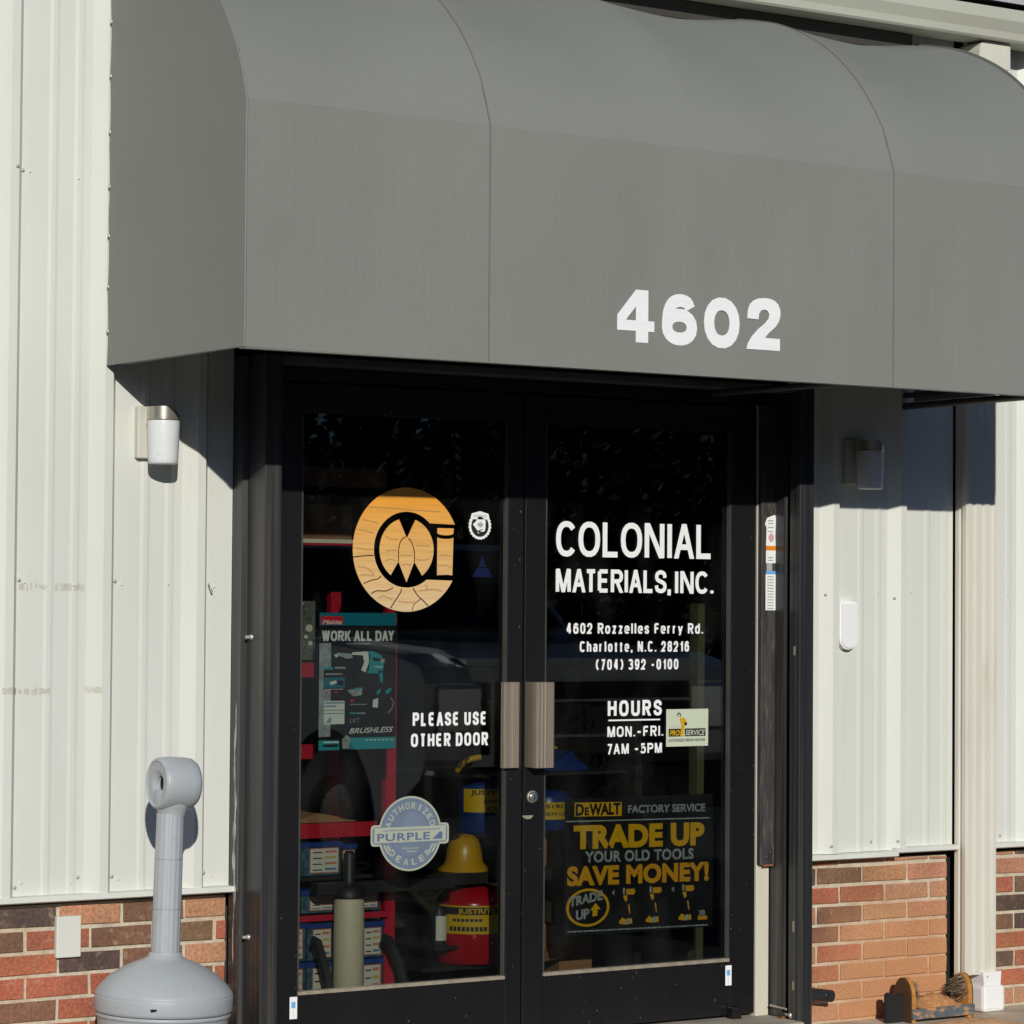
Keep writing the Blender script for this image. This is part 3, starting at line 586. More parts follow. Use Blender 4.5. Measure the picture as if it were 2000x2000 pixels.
sh = empty('roller_shutter', (0.0, -0.1, 2.1), 'worn black roller shutter guides and coil box round the double doors', 'shutter')
mb = MB(); mb.prism([(-1.053, 0.0), (-1.053, -0.062), (-1.036, -0.066), (-1.034, -0.168), (-1.030, -0.171), (-0.979, -0.171), (-0.976, -0.167), (-0.976, -0.004), (-0.990, 0.0)], 'xy', -0.054, 2.12); gl_ = mb.build('guide_rail', GUIDE, sh)
mb = MB(); mb.prism([(1.0045, 0.0), (1.0045, -0.070), (1.030, -0.074), (1.030, -0.105), (1.001, -0.109), (0.994, -0.167), (0.998, -0.171), (1.052, -0.171), (1.055, -0.166), (1.070, -0.066), (1.070, 0.0)], 'xy', -0.054, 2.12); gr_ = mb.build('guide_rail', GUIDE, sh)
mb = MB(); mb.box(-1.05, 1.07, -0.26, -0.003, 2.15, 2.495); mb.build('coil_box', HOUSING, sh)
mb = MB(); mb.box(-0.97, 1.0, -0.15, -0.05, 2.100, 2.122, ch=0.002); mb.build('bottom_bar', BARGREY, sh)
def bolt(x, y, z, ax, parent, r=0.008, m=SCREW):
    mb = MB(); c = (x, y, z)
    mb.lathe([(r, 0), (r, -0.006), (r*.6, -0.007), (r*.6, -0.022), (0, -0.022)], c, ax, 8); mb.build('bolt', m, parent)
rn = random.Random(17); mb = MB(); pts_ = []
for i in range(61):
    z = 0.30+0.80*i/60; e = math.sin(PI*i/60)**.5; c_ = -0.034+.004*math.sin(i*.31); w_ = (.0075+.0035*math.sin(i*.9)+rn.uniform(-.001, .001))*e
    pts_ += [(-1.0534, c_-w_, z), (-1.0534, c_+w_, z)]
mb.add(pts_, [(2*i, 2*i+1, 2*i+3, 2*i+2) for i in range(60)]); mb.build('worn_streak', pm('bare_metal_streak', (0.40, 0.42, 0.41), 0.5, var=0.5, vscale=(60, 60, 9), dirt=((0.05, 0.05, 0.055), (70, 70, 14), 0.5, 0.62, 0.9)), gl_)
bolt(-1.0345, -0.10, 1.277, 'x', gl_); bolt(-1.0345, -0.10, 0.385, 'x', gl_)
for z, h in ((1.215, .03), (0.29, .035), (0.095, .03)):
    mb = MB(); mb.box(0.996, 1.001, -0.145, -0.135, z, z+h); mb.build('scuff_plate', BEAD, gr_)
mb = MB(); mb.tube([(1.06, -0.05, 0.066), (1.16, -0.05, 0.060), (1.235, -0.05, 0.048)], [0.020, 0.021, 0.021], 14); mb.lathe([(0.0, -0.072), (0.009, -0.072), (0.009, -0.06)], (1.20, 0, 0.055), 'y', 10)
mb.build('lock_lever', RUBBER, sh)
mb = MB(); mb.lathe([(0, -0.075), (0.022, -0.075), (0.024, -0.05), (0.024, 0.0)], (1.088, 0, -0.025), 'y', 16); mb.build('lever_pivot', RUBBER, sh)
mb = MB(); mb.tube([(0.985, -0.03, 0.032), (0.998, -0.06, 0.028), (1.0, -0.10, 0.026)], 0.004, 6); mb.build('wire_loop', BEAD, sh)
for x, y, z, m in ((0.985, -0.075, -0.005, RUST), (1.0, -0.10, 0.008, SCREW), (0.968, -0.055, -0.016, RUST)):
    mb = MB(); mb.lathe([(0, -0.03), (0.010, -0.03), (0.010, -0.022), (0.006, -0.022), (0.006, 0.0)], (x, y, z), 'y', 8); mb.build('anchor_bolt', m, sh)

# ------------------------------------------------------------------ doors
def leaf(name, label, x0, x1, g0, g1, pivot):
    d = empty(name, (x0 if pivot < 0 else x1, 0, 0), label, 'door')
    zb, zg0, zg1, zt = 0.006, 0.193, 1.965, 2.055
    mb = MB(); mb.box(x0, g0, 0, 0.045, zb, zt, ch=0.003); mb.box(g1, x1, 0, 0.045, zb, zt, ch=0.003)
    mb.box(g0+.0005, g1-.0005, 0.001, 0.044, zb, zg0-0.008); mb.box(g0+.0005, g1-.0005, 0.001, 0.044, zg1, zt-.001)
    mb.build('stile_and_rail', BLACKAL, d)
    mb = MB(); mb.box(g0, g1, 0.018, 0.024, zg0, zg1); mb.build('glass', GLASS, d)
    mb = MB(); mb.box(g0+.0005, g1-.0005, -0.003, 0.017, zg0-0.0075, zg0+0.003); mb.build('glazing_bead', BEAD, d)
    for a, b in ((g0+.0002, g0+0.006), (g1-0.006, g1-.0002)):
        mb = MB(); mb.box(a, b, 0.002, 0.0175, zg0+0.0035, zg1-.0005); mb.build('side_bead', SIDEBEAD, d)
    return d
dl = leaf('glass_door', 'black framed glass door with a round log logo and PLEASE USE OTHER DOOR lettering', -0.932, -0.003, -0.815, -0.064, -1)
dr = leaf('glass_door', 'black framed glass door lettered COLONIAL MATERIALS, INC. with opening hours', 0.003, 0.941, 0.083, 0.834, 1)
# pulls
mb = MB(); mb.prism([(-0.0855, -0.0005), (-0.0855, -0.018), (-0.082, -0.023)]+[(-0.080+0.0042*i, -0.023+(0.0009 if i in (3, 4, 5) else 0)) for i in range(1, 12)]+[(-0.0295, -0.022), (-0.028, -0.018), (-0.028, -0.0005)], 'xy', 0.858, 1.131); mb.build('pull_handle', BRONZE, dl)
mb = MB(); mb.prism([(0.007, -0.0005), (0.008, -0.064), (0.012, -0.069)] + [(0.012+0.0042*i, -0.069+(0.0011 if i in (2, 3, 6) else 0)) for i in range(1, 15)] + [(0.075, -0.067), (0.077, -0.055), (0.076, -0.0005)], 'xy', 0.858, 1.131); mb.build('pull_handle', BRONZE, dr)
mb = MB(); mb.lathe([(0.020, 0), (0.020, -0.004), (0.0165, -0.006)], (0.036, 0, 0.762), 'y', 24); lk = mb.build('lock_ring', BEAD, dr)
mb = MB(); mb.lathe([(0.0160, -0.004), (0.0160, -0.010), (0.0135, -0.012), (0, -0.012)], (0.038, 0, 0.762), 'y', 24); mb.box(0.0365, 0.0395, -0.0128, -0.0121, 0.755, 0.769, mi=1); mb.build('lock_cylinder', [CHROME, INK], lk)
mb = MB(); mb.box(0.825, 0.862, -0.035, -0.002, -0.003, 0.036, ch=0.003); mb.build('pivot_block', BLACKAL, dr)
mb = MB(); mb.prism([(0.018+0.02*math.cos(a), 0.703+0.012*math.sin(a)) for a in [PI+PI*i/8 for i in range(9)]], 'xz', -0.004, 0.0); mb.build('lock_scuff', BEAD, dr)
for d, a, z in ((dl, -0.843, 0.115), (dr, 0.816, 0.106)):
    mb = MB(); mb.quad(a, a+0.026, z, z+0.067, -0.0035); mb.quad(a+.006, a+.02, z+.033, z+.052, -0.0038, 1); mb.quad(a+.0125, a+.0135, z+.004, z+.03, -0.0038, 2); mb.build('paper_tag', [WHITEV, TAGBLUE, STKGREY], d)
YG = 0.0174
# right lettering
mb = MB()
grotesk(mb, 'COLONIAL', 0.134, 0.770, 1.536, 1.652, YG, t=.162, gap=.085)
grotesk(mb, 'MATERIALS,', 0.134, 0.598, 1.420, 1.4965, YG, t=.178, gap=.075); grotesk(mb, 'INC.', 0.613, 0.774, 1.419, 1.4945, YG, t=.178, gap=.09)
KW = dict(t=.195, gap=.185, n=3.0, word=1.15)
grotesk(mb, '4602 Rozzelles Ferry Rd.', 0.176, 0.731, 1.285, 1.3205, YG, **KW)
grotesk(mb, 'Charlotte, N.C. 28216', 0.230, 0.673, 1.2255, 1.261, YG, **KW)
grotesk(mb, '(704) 392 -0100', 0.294, 0.629, 1.1665, 1.202, YG, **KW)
grotesk(mb, 'HOURS', 0.343, 0.562, 1.014, 1.0665, YG, t=.205, gap=.20, n=3.0); mb.quad(0.346, 0.555, 0.9985, 1.0035, YG)
grotesk(mb, 'MON.-FRI.', 0.342, 0.568, 0.946, 0.981, YG, **KW); grotesk(mb, '7AM -5PM', 0.341, 0.563, 0.890, 0.924, YG, **KW)
mb.build('lettering', WHITEV, dr)
mb = MB(); grotesk(mb, 'PLEASE USE', -0.403, -0.128, 0.995, 1.038, YG, t=.205, gap=.15, n=3.2); grotesk(mb, 'OTHER DOOR', -0.409, -0.122, 0.930, 0.972, YG, t=.205, gap=.15, n=3.2); mb.build('lettering', WHITEV, dl)
# service sticker
mb = MB(); ys = YG-.0002; q = ys-.0003; q2 = q-.0003
mb.quad(0.580, 0.754, 0.910, 1.034, ys, 0); mb.quad(0.590, 0.643, 0.943, 0.969, q, 1); mb.quad(0.656, 0.743, 0.943, 0.969, q, 1)
mb.text('PRO', 0.594, 0.636, 0.947, 0.964, q2, 2, bold=0.03, shear=0.25); mb.text('SERVICE', 0.659, 0.740, 0.947, 0.964, q2, 0, bold=0.01, shear=0.25)
mb.poly([(0.636, 0.942), (0.648, 0.942), (0.656, 0.975), (0.662, 0.995), (0.655, 1.004), (0.640, 1.006), (0.634, 0.998), (0.642, 0.985), (0.640, 0.965)], q2, 2)
mb.ring(0.632, 1.014, 0.008, 0.009, 0.004, 0.004, q2, 1, 20, a0=-1.0, a1=3.6); mb.disc(0.660, 0.985, 0.006, 0.006, q2-.0002, 1, 16)
mb.text('AUTHORIZED REPAIR PARTNER', 0.589, 0.742, 0.926, 0.935, q, 1, bold=0.02); mb.text('Certified', 0.592, 0.634, 0.972, 0.980, q, 3)
mb.build('service_sticker', [S_CREAM, INK, P_YEL, STKGREY], dr)
# logo
LX, LZ = -0.430, 1.549
def U(u, v): return (LX+u, LZ+v)
mb = MB(); ro, ri, yl = 0.195, 0.119, 0.0174
a_o = math.atan2(0.081, 0.1755); a_i = math.atan2(0.0835, 0.083)
b_o = 2*PI-math.atan2(0.095, 0.169); b_i = 2*PI-math.atan2(0.095, 0.075)
n = 72; pts = []
for k in range(n+1):
    t = k/n; ao = a_o+(b_o-a_o)*t; ai = a_i+(b_i-a_i)*t
    pts.append((LX+ro*math.cos(ao), yl, LZ+ro*math.sin(ao))); pts.append((LX+ri*math.cos(ai), yl, LZ+ri*math.sin(ai)))
mb.add(pts, [(2*k, 2*k+1, 2*k+3, 2*k+2) for k in range(n)], 0)
arcL = [(0.099*math.cos(a), 0.099*math.sin(a)) for a in [math.radians(107+(234.5-107)*i/20) for i in range(21)]]
arcR = [(0.099*math.cos(a), 0.099*math.sin(a)) for a in [math.radians(-55+(72-(-55))*i/20) for i in range(21)]]
mb.poly([U(*p) for p in arcL]+[U(-0.030, -0.038), U(0, -0.0), U(0, 0.036)], yl); mb.poly([U(-0.030, -0.038), U(0, -0.103), U(0.028, -0.038), U(0, 0)], yl)
mb.poly([U(*p) for p in arcR]+[U(0, 0.036), U(0, 0), U(0.028, -0.038)], yl)
mb.poly([U(0.112, 0.070), U(0.112, 0.0545)]+[U(0.142+0.030*math.cos(a), 0.0545+0.007*math.sin(a)) for a in [PI+PI*i/8 for i in range(1, 8)]]+[U(0.172, 0.0545), U(0.173, 0.070)], yl)
mb.poly([U(0.112, 0.042)]+[U(0.142+0.030*math.cos(a), 0.042+0.006*math.sin(a)) for a in [PI+PI*i/8 for i in range(1, 8)]]+[U(0.172, 0.042), U(0.169, -0.079), U(0.150, -0.077), U(0.112, -0.079)], yl)
yg2 = yl-.0004
def curve(pts, wd, mi):
    out = []
    P = [pts[0]]+pts+[pts[-1]]
    for i in range(1, len(P)-2):
        for s_ in range(6):
            t = s_/6; a, b, c, d = P[i-1], P[i], P[i+1], P[i+2]
            out.append(tuple(0.5*(2*b[j]+(c[j]-a[j])*t+(2*a[j]-5*b[j]+4*c[j]-d[j])*t*t+(3*b[j]-a[j]-3*c[j]+d[j])*t**3) for j in (0, 1)))
    out.append(pts[-1]); mb.stroke([U(*p) for p in out], wd, yg2, mi)
curve([(-0.006, 0.040), (-0.020, 0.030), (-0.028, 0.010), (-0.030, -0.015), (-0.030, -0.038)], 0.0035, 1); curve([(0.006, 0.036), (0.018, 0.022), (0.026, 0.0), (0.029, -0.02), (0.028, -0.038)], 0.0035, 1)
curve([(-0.194, -0.026), (-0.160, -0.022), (-0.119, -0.020)], 0.0036, 1); curve([(-0.155, -0.108), (-0.130, -0.098), (-0.105, -0.093), (-0.092, -0.083)], 0.0034, 1)
curve([(-0.128, -0.140), (-0.108, -0.130), (-0.075, -0.130), (-0.048, -0.120)], 0.0034, 1); curve([(-0.058, -0.184), (-0.040, -0.160), (-0.022, -0.135), (-0.018, -0.122)], 0.0038, 1)
curve([(0.024, -0.120), (0.040, -0.142), (0.062, -0.160), (0.080, -0.176)], 0.0038, 1); curve([(0.022, -0.191), (0.028, -0.172), (0.052, -0.155)], 0.0028, 1)
for p in ([(-0.140, 0.131), (-0.05, 0.128), (0.05, 0.124), (0.125, 0.121)], [(-0.163, 0.092), (-0.130, 0.086), (-0.102, 0.080)], [(-0.180, 0.060), (-0.150, 0.056), (-0.122, 0.050)], [(-0.185, 0.003), (-0.15, -0.002), (-0.122, -0.001)], [(-0.176, -0.055), (-0.15, -0.058), (-0.13, -0.068), (-0.118, -0.082)], [(-0.168, -0.082), (-0.14, -0.080), (-0.12, -0.083)], [(-0.10, -0.152), (-0.08, -0.146), (-0.05, -0.158)], [(-0.03, -0.162), (0.0, -0.166), (0.03, -0.164)], [(0.045, -0.130), (0.08, -0.125), (0.11, -0.124), (0.13, -0.130)], [(0.068, -0.108), (0.075, -0.118), (0.075, -0.126)], [(-0.08, 0.042), (-0.06, 0.032), (-0.034, 0.030)], [(0.035, 0.014), (0.06, 0.013), (0.085, 0.013)], [(-0.076, -0.005), (-0.05, -0.003), (-0.035, -0.002)], [(-0.024, -0.017), (0.0, -0.018), (0.022, -0.017)], [(0.036, -0.03), (0.06, -0.032), (0.082, -0.029)], [(-0.078, -0.035), (-0.06, -0.031), (-0.04, -0.035)], [(-0.018, -0.05), (0, -0.046), (0.016, -0.05)], [(0.116, -0.018), (0.14, -0.015), (0.166, -0.018)], [(0.116, -0.05), (0.14, -0.047), (0.166, -0.053)]):
    curve(p, 0.0034, 2)
mb.build('log_logo', [LOGO, GRAIN, GRAIN2], dl)
# seal and triangle stickers
mb = MB(); cx, cz = -0.159, 1.630
mb.poly([(cx+(0.044 if i % 2 else 0.040)*math.cos(2*PI*i/48), cz+(0.046 if i % 2 else 0.0425)*math.sin(2*PI*i/48)) for i in range(48)], ys, 0)
mb.disc(cx, cz-.001, 0.033, 0.035, q, 1, 32); mb.poly([(cx-.036, cz+.020), (cx+.036, cz+.020), (cx+.032, cz+.038), (cx, cz+.046), (cx-.032, cz+.038)], q2, 0)
rn = random.Random(3)
mb.poly([(cx+rr*math.cos(a), cz+.004+rr*math.sin(a)*1.05) for a, rr in [(2*PI*i/14, 0.018+rn.uniform(0, .011)) for i in range(14)]], q2, 0)
mb.poly([(cx-.012, cz+.006), (cx+.004, cz+.012), (cx+.013, cz+.002), (cx+.004, cz-.006), (cx-.006, cz-.003)], q2-.0003, 2); mb.poly([(cx-.004, cz-.014), (cx+.008, cz-.022), (cx+.004, cz-.028), (cx-.008, cz-.020)], q2-.0003, 1); mb.stroke([(cx-.02, cz-.01), (cx-.008, cz-.018), (cx+.01, cz-.012)], .003, q2-.0004, 1)
mb.text('CERTIFIED', cx-.026, cx+.026, cz+.027, cz+.0345, q2-.0003, 2, bold=.02)
mb.build('round_seal', [WHITEV, INK, STKGREY], dl)
mb = MB(); yi = 0.0247
mb.poly([(-0.182, 1.466), (-0.106, 1.466), (-0.123, 1.494), (-0.165, 1.494)], yi, 0); mb.poly([(-0.160, 1.498), (-0.128, 1.498), (-0.144, 1.534)], yi, 0); mb.build('triangle_sticker', TRIBLUE, dl)
# dealer sticker: round badge with a banner
mb = MB(); cx, cz, R1, R2 = -0.409, 0.660, 0.115, 0.117
def badge(gx, yy, mi):
    bw, b0, b1 = 0.1425, 0.624-0.660, 0.690-0.660; rx, rz = R1-gx, R2-gx; bw -= gx; b0 += gx; b1 -= gx; p = []
    k = 0.012
    t1 = math.asin(min(1, b1/rz)); t0 = math.asin(max(-1, b0/rz))
    p += [(rx*math.cos(a), rz*math.sin(a)) for a in [t1+(PI-2*t1)*i/30 for i in range(31)]]
    p += [(-bw+k, b1), (-bw+.003, b1-.003), (-bw, b1-k), (-bw, b0+k), (-bw+.003, b0+.003), (-bw+k, b0)]
    p += [(rx*math.cos(a), rz*math.sin(a)) for a in [PI-t0+(PI+2*t0)*i/30 for i in range(31)]]
    p += [(bw-k, b0), (bw-.003, b0+.003), (bw, b0+k), (bw, b1-k), (bw-.003, b1-.003), (bw-k, b1)]
    mb.poly([(cx+a, cz+b) for a, b in p], yy, mi)
badge(0, ys, 0); badge(0.006, q, 1); mb.ring(cx, cz, 0.104, 0.106, 0.0012, 0.0012, q2, 2); mb.disc(cx, cz, 0.072, 0.074, q2, 2); mb.disc(cx, cz, 0.070, 0.072, q2-.0002, 1)
mb.disc(cx+.008, cz+.022, 0.036, 0.040, q2-.0004, 3, 24); mb.quad(cx-.1305, cx+.1305, 0.634, 0.6815, q2-.0006, 0)
q3 = q2-.0009
mb.text('PURPLE', cx-.120, cx+.072, 0.640, 0.663, q3, 2, bold=0.025, space=1.1); mb.poly([(cx+.080, 0.640), (cx+.118, 0.640), (cx+.118, 0.662), (cx+.108, 0.663)], q3, 2); mb.quad(cx-.1, cx+.11, 0.670, 0.673, q3, 3)
def arc_text(word, r, a0, a1, h, wd, inward=False):
    for i, ch in enumerate(word):
        a = a0+(a1-a0)*i/(len(word)-1); x, z = cx+r*math.cos(a), cz+r*1.02*math.sin(a)
        ww = wd*(0.35 if ch == 'I' else 1)
        mb.text(ch, x-ww/2, x+ww/2, z-h/2, z+h/2, q3, 0, bold=0.02, rot=(a-PI/2 if not inward else a+PI/2))
arc_text('AUTHORIZED', 0.086, math.radians(160), math.radians(20), 0.020, 0.0165); arc_text('DEALER', 0.087, math.radians(222), math.radians(318), 0.020, 0.017, True)
for s_ in (-1, 1):
    for o_ in (0, 0.012): mb.stroke([(cx+s_*(0.095-o_), 0.626), (cx+s_*(0.080-o_), 0.600)], 0.006, q3, 0)
mb.text('Authorized', cx-.030, cx+.030, 0.612, 0.618, q3, 0, bold=.02); mb.text('Dealer', cx-.012, cx+.026, 0.602, 0.608, q3, 0, bold=.02)
mb.build('dealer_sticker', [S_CREAM2, S_BLUE, S_DBLUE, pm('dealer_sheen', (0.185, 0.235, 0.32), 0.4)], dl)

# ------------------------------------------------------------------ posters (inside the glass)
def poster_base(name, label, x0, x1, z0, z1, slope=0):
    p = empty(name, ((x0+x1)/2, 0.03, z0), label, 'poster')
    mb = MB(); mb.box(x0, x1, 0.0290, 0.0296, z0, z1); mb.build('sheet', P_BLACK, p); return p
PX = -0.0175
p1 = poster_base('poster', 'tall teal and black drill poster headed WORK ALL DAY inside the left door', -0.716+PX, -0.441+PX, 0.925, 1.350)
X0 = -0.716+PX; W1 = 0.275; Z0 = 0.925; H1 = 0.425
def A(u, v): return (X0+u*W1, Z0+(1-v)*H1)          # u right, v down, both 0..1
mb = MB(); y1, y2, y3, y4 = 0.0286, 0.0284, 0.0282, 0.0280
def aq(u0, u1, v0, v1, y, mi): a = A(u0, v1); b = A(u1, v0); mb.quad(a[0], b[0], a[1], b[1], y, mi)
def ap(p, y, mi): mb.poly([A(*t) for t in p], y, mi)
def at(tx, u0, u1, v0, v1, y, mi, **k): a = A(u0, v1); b = A(u1, v0); mb.text(tx, a[0], b[0], a[1], b[1], y, mi, **k)
aq(0, 1, 0, 0.092, y1, 1); aq(0.02, 0.30, 0.025, 0.085, y2, 3); at('Makita', 0.035, 0.285, 0.052, 0.082, y3, 4, bold=.02, shear=.3)
aq(0, 0.15, 0.22, 0.90, y1, 5)
aq(0, 0.265, 0.925, 0.997, y1, 2); aq(0.41, 1, 0.91, 0.995, y1, 2); a_, b_ = A(.03, .206), A(.97, .130); grotesk(mb, 'WORK ALL DAY', a_[0], b_[0], a_[1], b_[1], y2, 4, t=.22, gap=.07, n=3.0)
aq(0.35, 0.66, 0.223, 0.229, y2, 5); aq(0.06, 0.26, 0.935, 0.945, y2, 4); aq(0.06, 0.25, 0.955, 0.975, y2, 0)
ap([(0.30, 0.92), (0.36, 0.89), (0.41, 0.91), (0.40, 0.99), (0.31, 0.99)], y2, 5)
for i in range(7): aq(0.60+.055*i, 0.635+.055*i, 0.925, 0.933, y2, 4)
# screw gun
ap([(0.20, 0.305), (0.24, 0.290), (0.34, 0.294), (0.42, 0.300), (0.43, 0.330), (0.36, 0.335), (0.28, 0.318)], y2, 5); ap([(0.19, 0.303), (0.23, 0.300), (0.24, 0.320), (0.21, 0.325)], y3, 4)
ap([(0.42, 0.290), (0.60, 0.285), (0.62, 0.30), (0.60, 0.42), (0.54, 0.42), (0.44, 0.34)], y2, 0); ap([(0.42, 0.288), (0.62, 0.282), (0.66, 0.31), (0.64, 0.42), (0.60, 0.435), (0.54, 0.42), (0.58, 0.36), (0.56, 0.31), (0.42, 0.305)], y3, 4)
ap([(0.63, 0.278), (0.70, 0.280), (0.80, 0.310), (0.84, 0.355), (0.83, 0.42), (0.78, 0.445), (0.63, 0.440), (0.60, 0.43), (0.645, 0.36)], y3, 2); ap([(0.68, 0.325), (0.80, 0.335), (0.79, 0.355), (0.70, 0.350)], y4, 0); ap([(0.78, 0.33), (0.85, 0.34), (0.84, 0.37), (0.79, 0.365)], y4, 5)
ap([(0.77, 0.42), (0.82, 0.42), (0.83, 0.51), (0.80, 0.51), (0.775, 0.46)], y3, 2); ap([(0.44, 0.42), (0.50, 0.42), (0.52, 0.55), (0.44, 0.56)], y2, 0)
at('Makita', 0.71, 0.82, 0.385, 0.402, y4, 4, bold=.01, shear=.3)
# lesser pictures and small print
aq(0.055, 0.33, 0.395, 0.560, y2, 0); aq(0.055, 0.33, 0.470, 0.545, y3, 1); ap([(0.13, 0.505), (0.22, 0.49), (0.24, 0.51), (0.15, 0.525)], y4, 4); ap([(0.22, 0.49), (0.31, 0.495), (0.31, 0.53), (0.23, 0.525)], y4, 0); aq(0.055, 0.18, 0.395, 0.413, y3, 2); aq(0.2, 0.34, 0.393, 0.408, y3, 5); aq(0.08, 0.30, 0.440, 0.452, y3, 5); aq(0.07, 0.31, 0.552, 0.560, y3, 5)
aq(0.08, 0.12, 0.575, 0.585, y2, 3); aq(0.2, 0.24, 0.575, 0.585, y2, 3)
aq(0.065, 0.33, 0.64, 0.81, y2, 4); aq(0.075, 0.32, 0.648, 0.660, y3, 6); aq(0.07, 0.22, 0.672, 0.685, y3, 6); aq(0.07, 0.32, 0.705, 0.712, y3, 5); aq(0.07, 0.32, 0.728, 0.736, y3, 5); ap([(0.09, 0.80), (0.14, 0.755), (0.17, 0.77), (0.15, 0.80)], y3, 5)
ap([(0.62, 0.62), (0.74, 0.59), (0.86, 0.60), (0.90, 0.66), (0.86, 0.74), (0.74, 0.77), (0.66, 0.72)], y2, 0); ap([(0.70, 0.635), (0.77, 0.625), (0.76, 0.695), (0.695, 0.69)], y3, 4); ap([(0.74, 0.58), (0.79, 0.555), (0.80, 0.575), (0.76, 0.60)], y3, 2); ap([(0.86, 0.57), (0.95, 0.545), (0.93, 0.575), (0.88, 0.60)], y3, 2)
mb.stroke([A(0.93, 0.62), A(0.975, 0.66), A(0.95, 0.70), A(0.90, 0.735)], .004, y3, 5); ap([(0.36, 0.565), (0.46, 0.555), (0.56, 0.545), (0.55, 0.60), (0.44, 0.61)], y2, 5); ap([(0.45, 0.55), (0.53, 0.545), (0.54, 0.56), (0.46, 0.57)], y3, 2); ap([(0.56, 0.53), (0.66, 0.52), (0.67, 0.59), (0.57, 0.60)], y2, 0)
aq(0.41, 0.45, 0.63, 0.65, y2, 3); aq(0.40, 0.62, 0.665, 0.672, y2, 5); aq(0.40, 0.48, 0.725, 0.74, y2, 2); aq(0.49, 0.60, 0.728, 0.738, y2, 5); at('LXT', 0.395, 0.53, 0.77, 0.80, y2, 5, shear=.3); at('BRUSHLESS', 0.39, 0.97, 0.842, 0.880, y2, 4, bold=.015, shear=.35, slope=.02)
mb.build('print', [P_BLACK, P_TEAL, P_TEAL2, P_RED, P_WHITE, P_GREY, pm('poster_pale_blue', (0.20, 0.32, 0.42), .5)], p1)
p2 = poster_base('poster', 'black and yellow poster reading TRADE UP YOUR OLD TOOLS SAVE MONEY! inside the right door', 0.200+PX, 0.803+PX, 0.303, 0.748)
mb = MB(); SL = -0.014
def tt(body, x0, x1, z0, z1, mi, **k): mb.text(body, x0+PX, x1+PX, z0, z1, y2, mi, slope=SL, **k)
mb.poly([(0.239+PX, 0.690), (0.427+PX, 0.686), (0.427+PX, 0.732), (0.239+PX, 0.735)], y1, 1); mb.text('D', 0.243+PX, 0.276+PX, 0.694, 0.731, y2, 0, bold=.045); mb.text('E', 0.279+PX, 0.296+PX, 0.694, 0.719, y2, 0, bold=.045); mb.text('WALT', 0.297+PX, 0.422+PX, 0.693, 0.730, y2, 0, bold=.045)
tt('FACTORY SERVICE', 0.452, 0.770, 0.695, 0.720, 3, bold=.03)
mb.stroke([(0.205+PX, 0.675), (0.790+PX, 0.667)], .004, y1, 3)
tt('TRADE UP', 0.236, 0.767, 0.589, 0.661, 1, bold=.055, space=1.04); tt('YOUR OLD TOOLS', 0.281, 0.722, 0.540, 0.5745, 3, bold=.035, space=1.08); tt('SAVE MONEY!', 0.211, 0.786, 0.469, 0.528, 2, bold=.05, space=1.04)
mb.ring(0.294+PX, 0.392, 0.086, 0.062, 0.011, 0.008, y1, 1); mb.disc(0.296+PX, 0.392, 0.074, 0.053, y1, 0)
mb.text('TRADE', 0.220+PX, 0.352+PX, 0.398, 0.428, y2, 3, bold=.045, slope=.14); mb.text('UP', 0.247+PX, 0.300+PX, 0.354, 0.385, y2, 3, bold=.045, slope=.10); mb.poly([(0.312+PX, 0.362), (0.332+PX, 0.364), (0.332+PX, 0.384), (0.345+PX, 0.385), (0.324+PX, 0.406), (0.303+PX, 0.382), (0.312+PX, 0.383)], y2, 1)
for dx in (0.440, 0.548, 0.682):
    o_ = dx+PX; zb = 0.333
    mb.poly([(o_+.006, zb+.112), (o_+.040, zb+.112), (o_+.044, zb+.100), (o_+.036, zb+.092), (o_+.008, zb+.094)], y1, 2); mb.poly([(o_-.006, zb+.116), (o_+.002, zb+.116), (o_+.002, zb+.094), (o_-.006, zb+.096)], y1, 3)
    mb.poly([(o_-.006, zb+.090), (o_+.010, zb+.092), (o_+.012, zb+.076), (o_+.004, zb+.070)], y1, 1); mb.poly([(o_+.014, zb+.060), (o_+.020, zb+.062), (o_+.024, zb+.032), (o_+.020, zb+.030)], y1, 2)
    mb.poly([(o_-.022, zb+.006), (o_-.008, zb+.020), (o_+.006, zb+.012), (o_+.030, zb+.016), (o_+.032, zb-.002), (o_+.004, zb-.004), (o_-.020, zb)], y1, 1); mb.disc(o_+.014, zb+.006, .008, .011, y2, 3, 16)
    if dx != 0.548: mb.poly([(o_-.052, zb+.102), (o_-.040, zb+.112), (o_-.040, zb+.093)], y1, 3)
mb.text('XR', 0.744+PX, 0.774+PX, 0.342, 0.360, y2, 3, bold=.05); mb.quad(0.741+PX, 0.780+PX, 0.328, 0.340, y1, 2)
rn = random.Random(5); x = 0.214
while x < 0.784:
    l = rn.uniform(.006, .022); mb.quad(x+PX, min(.785, x+l)+PX, 0.315+SL*(x-.2), 0.3195+SL*(x-.2), y1, 3); x += l+.003
mb.build('print', [P_BLACK, P_YEL, P_ORG, P_GREY], p2)

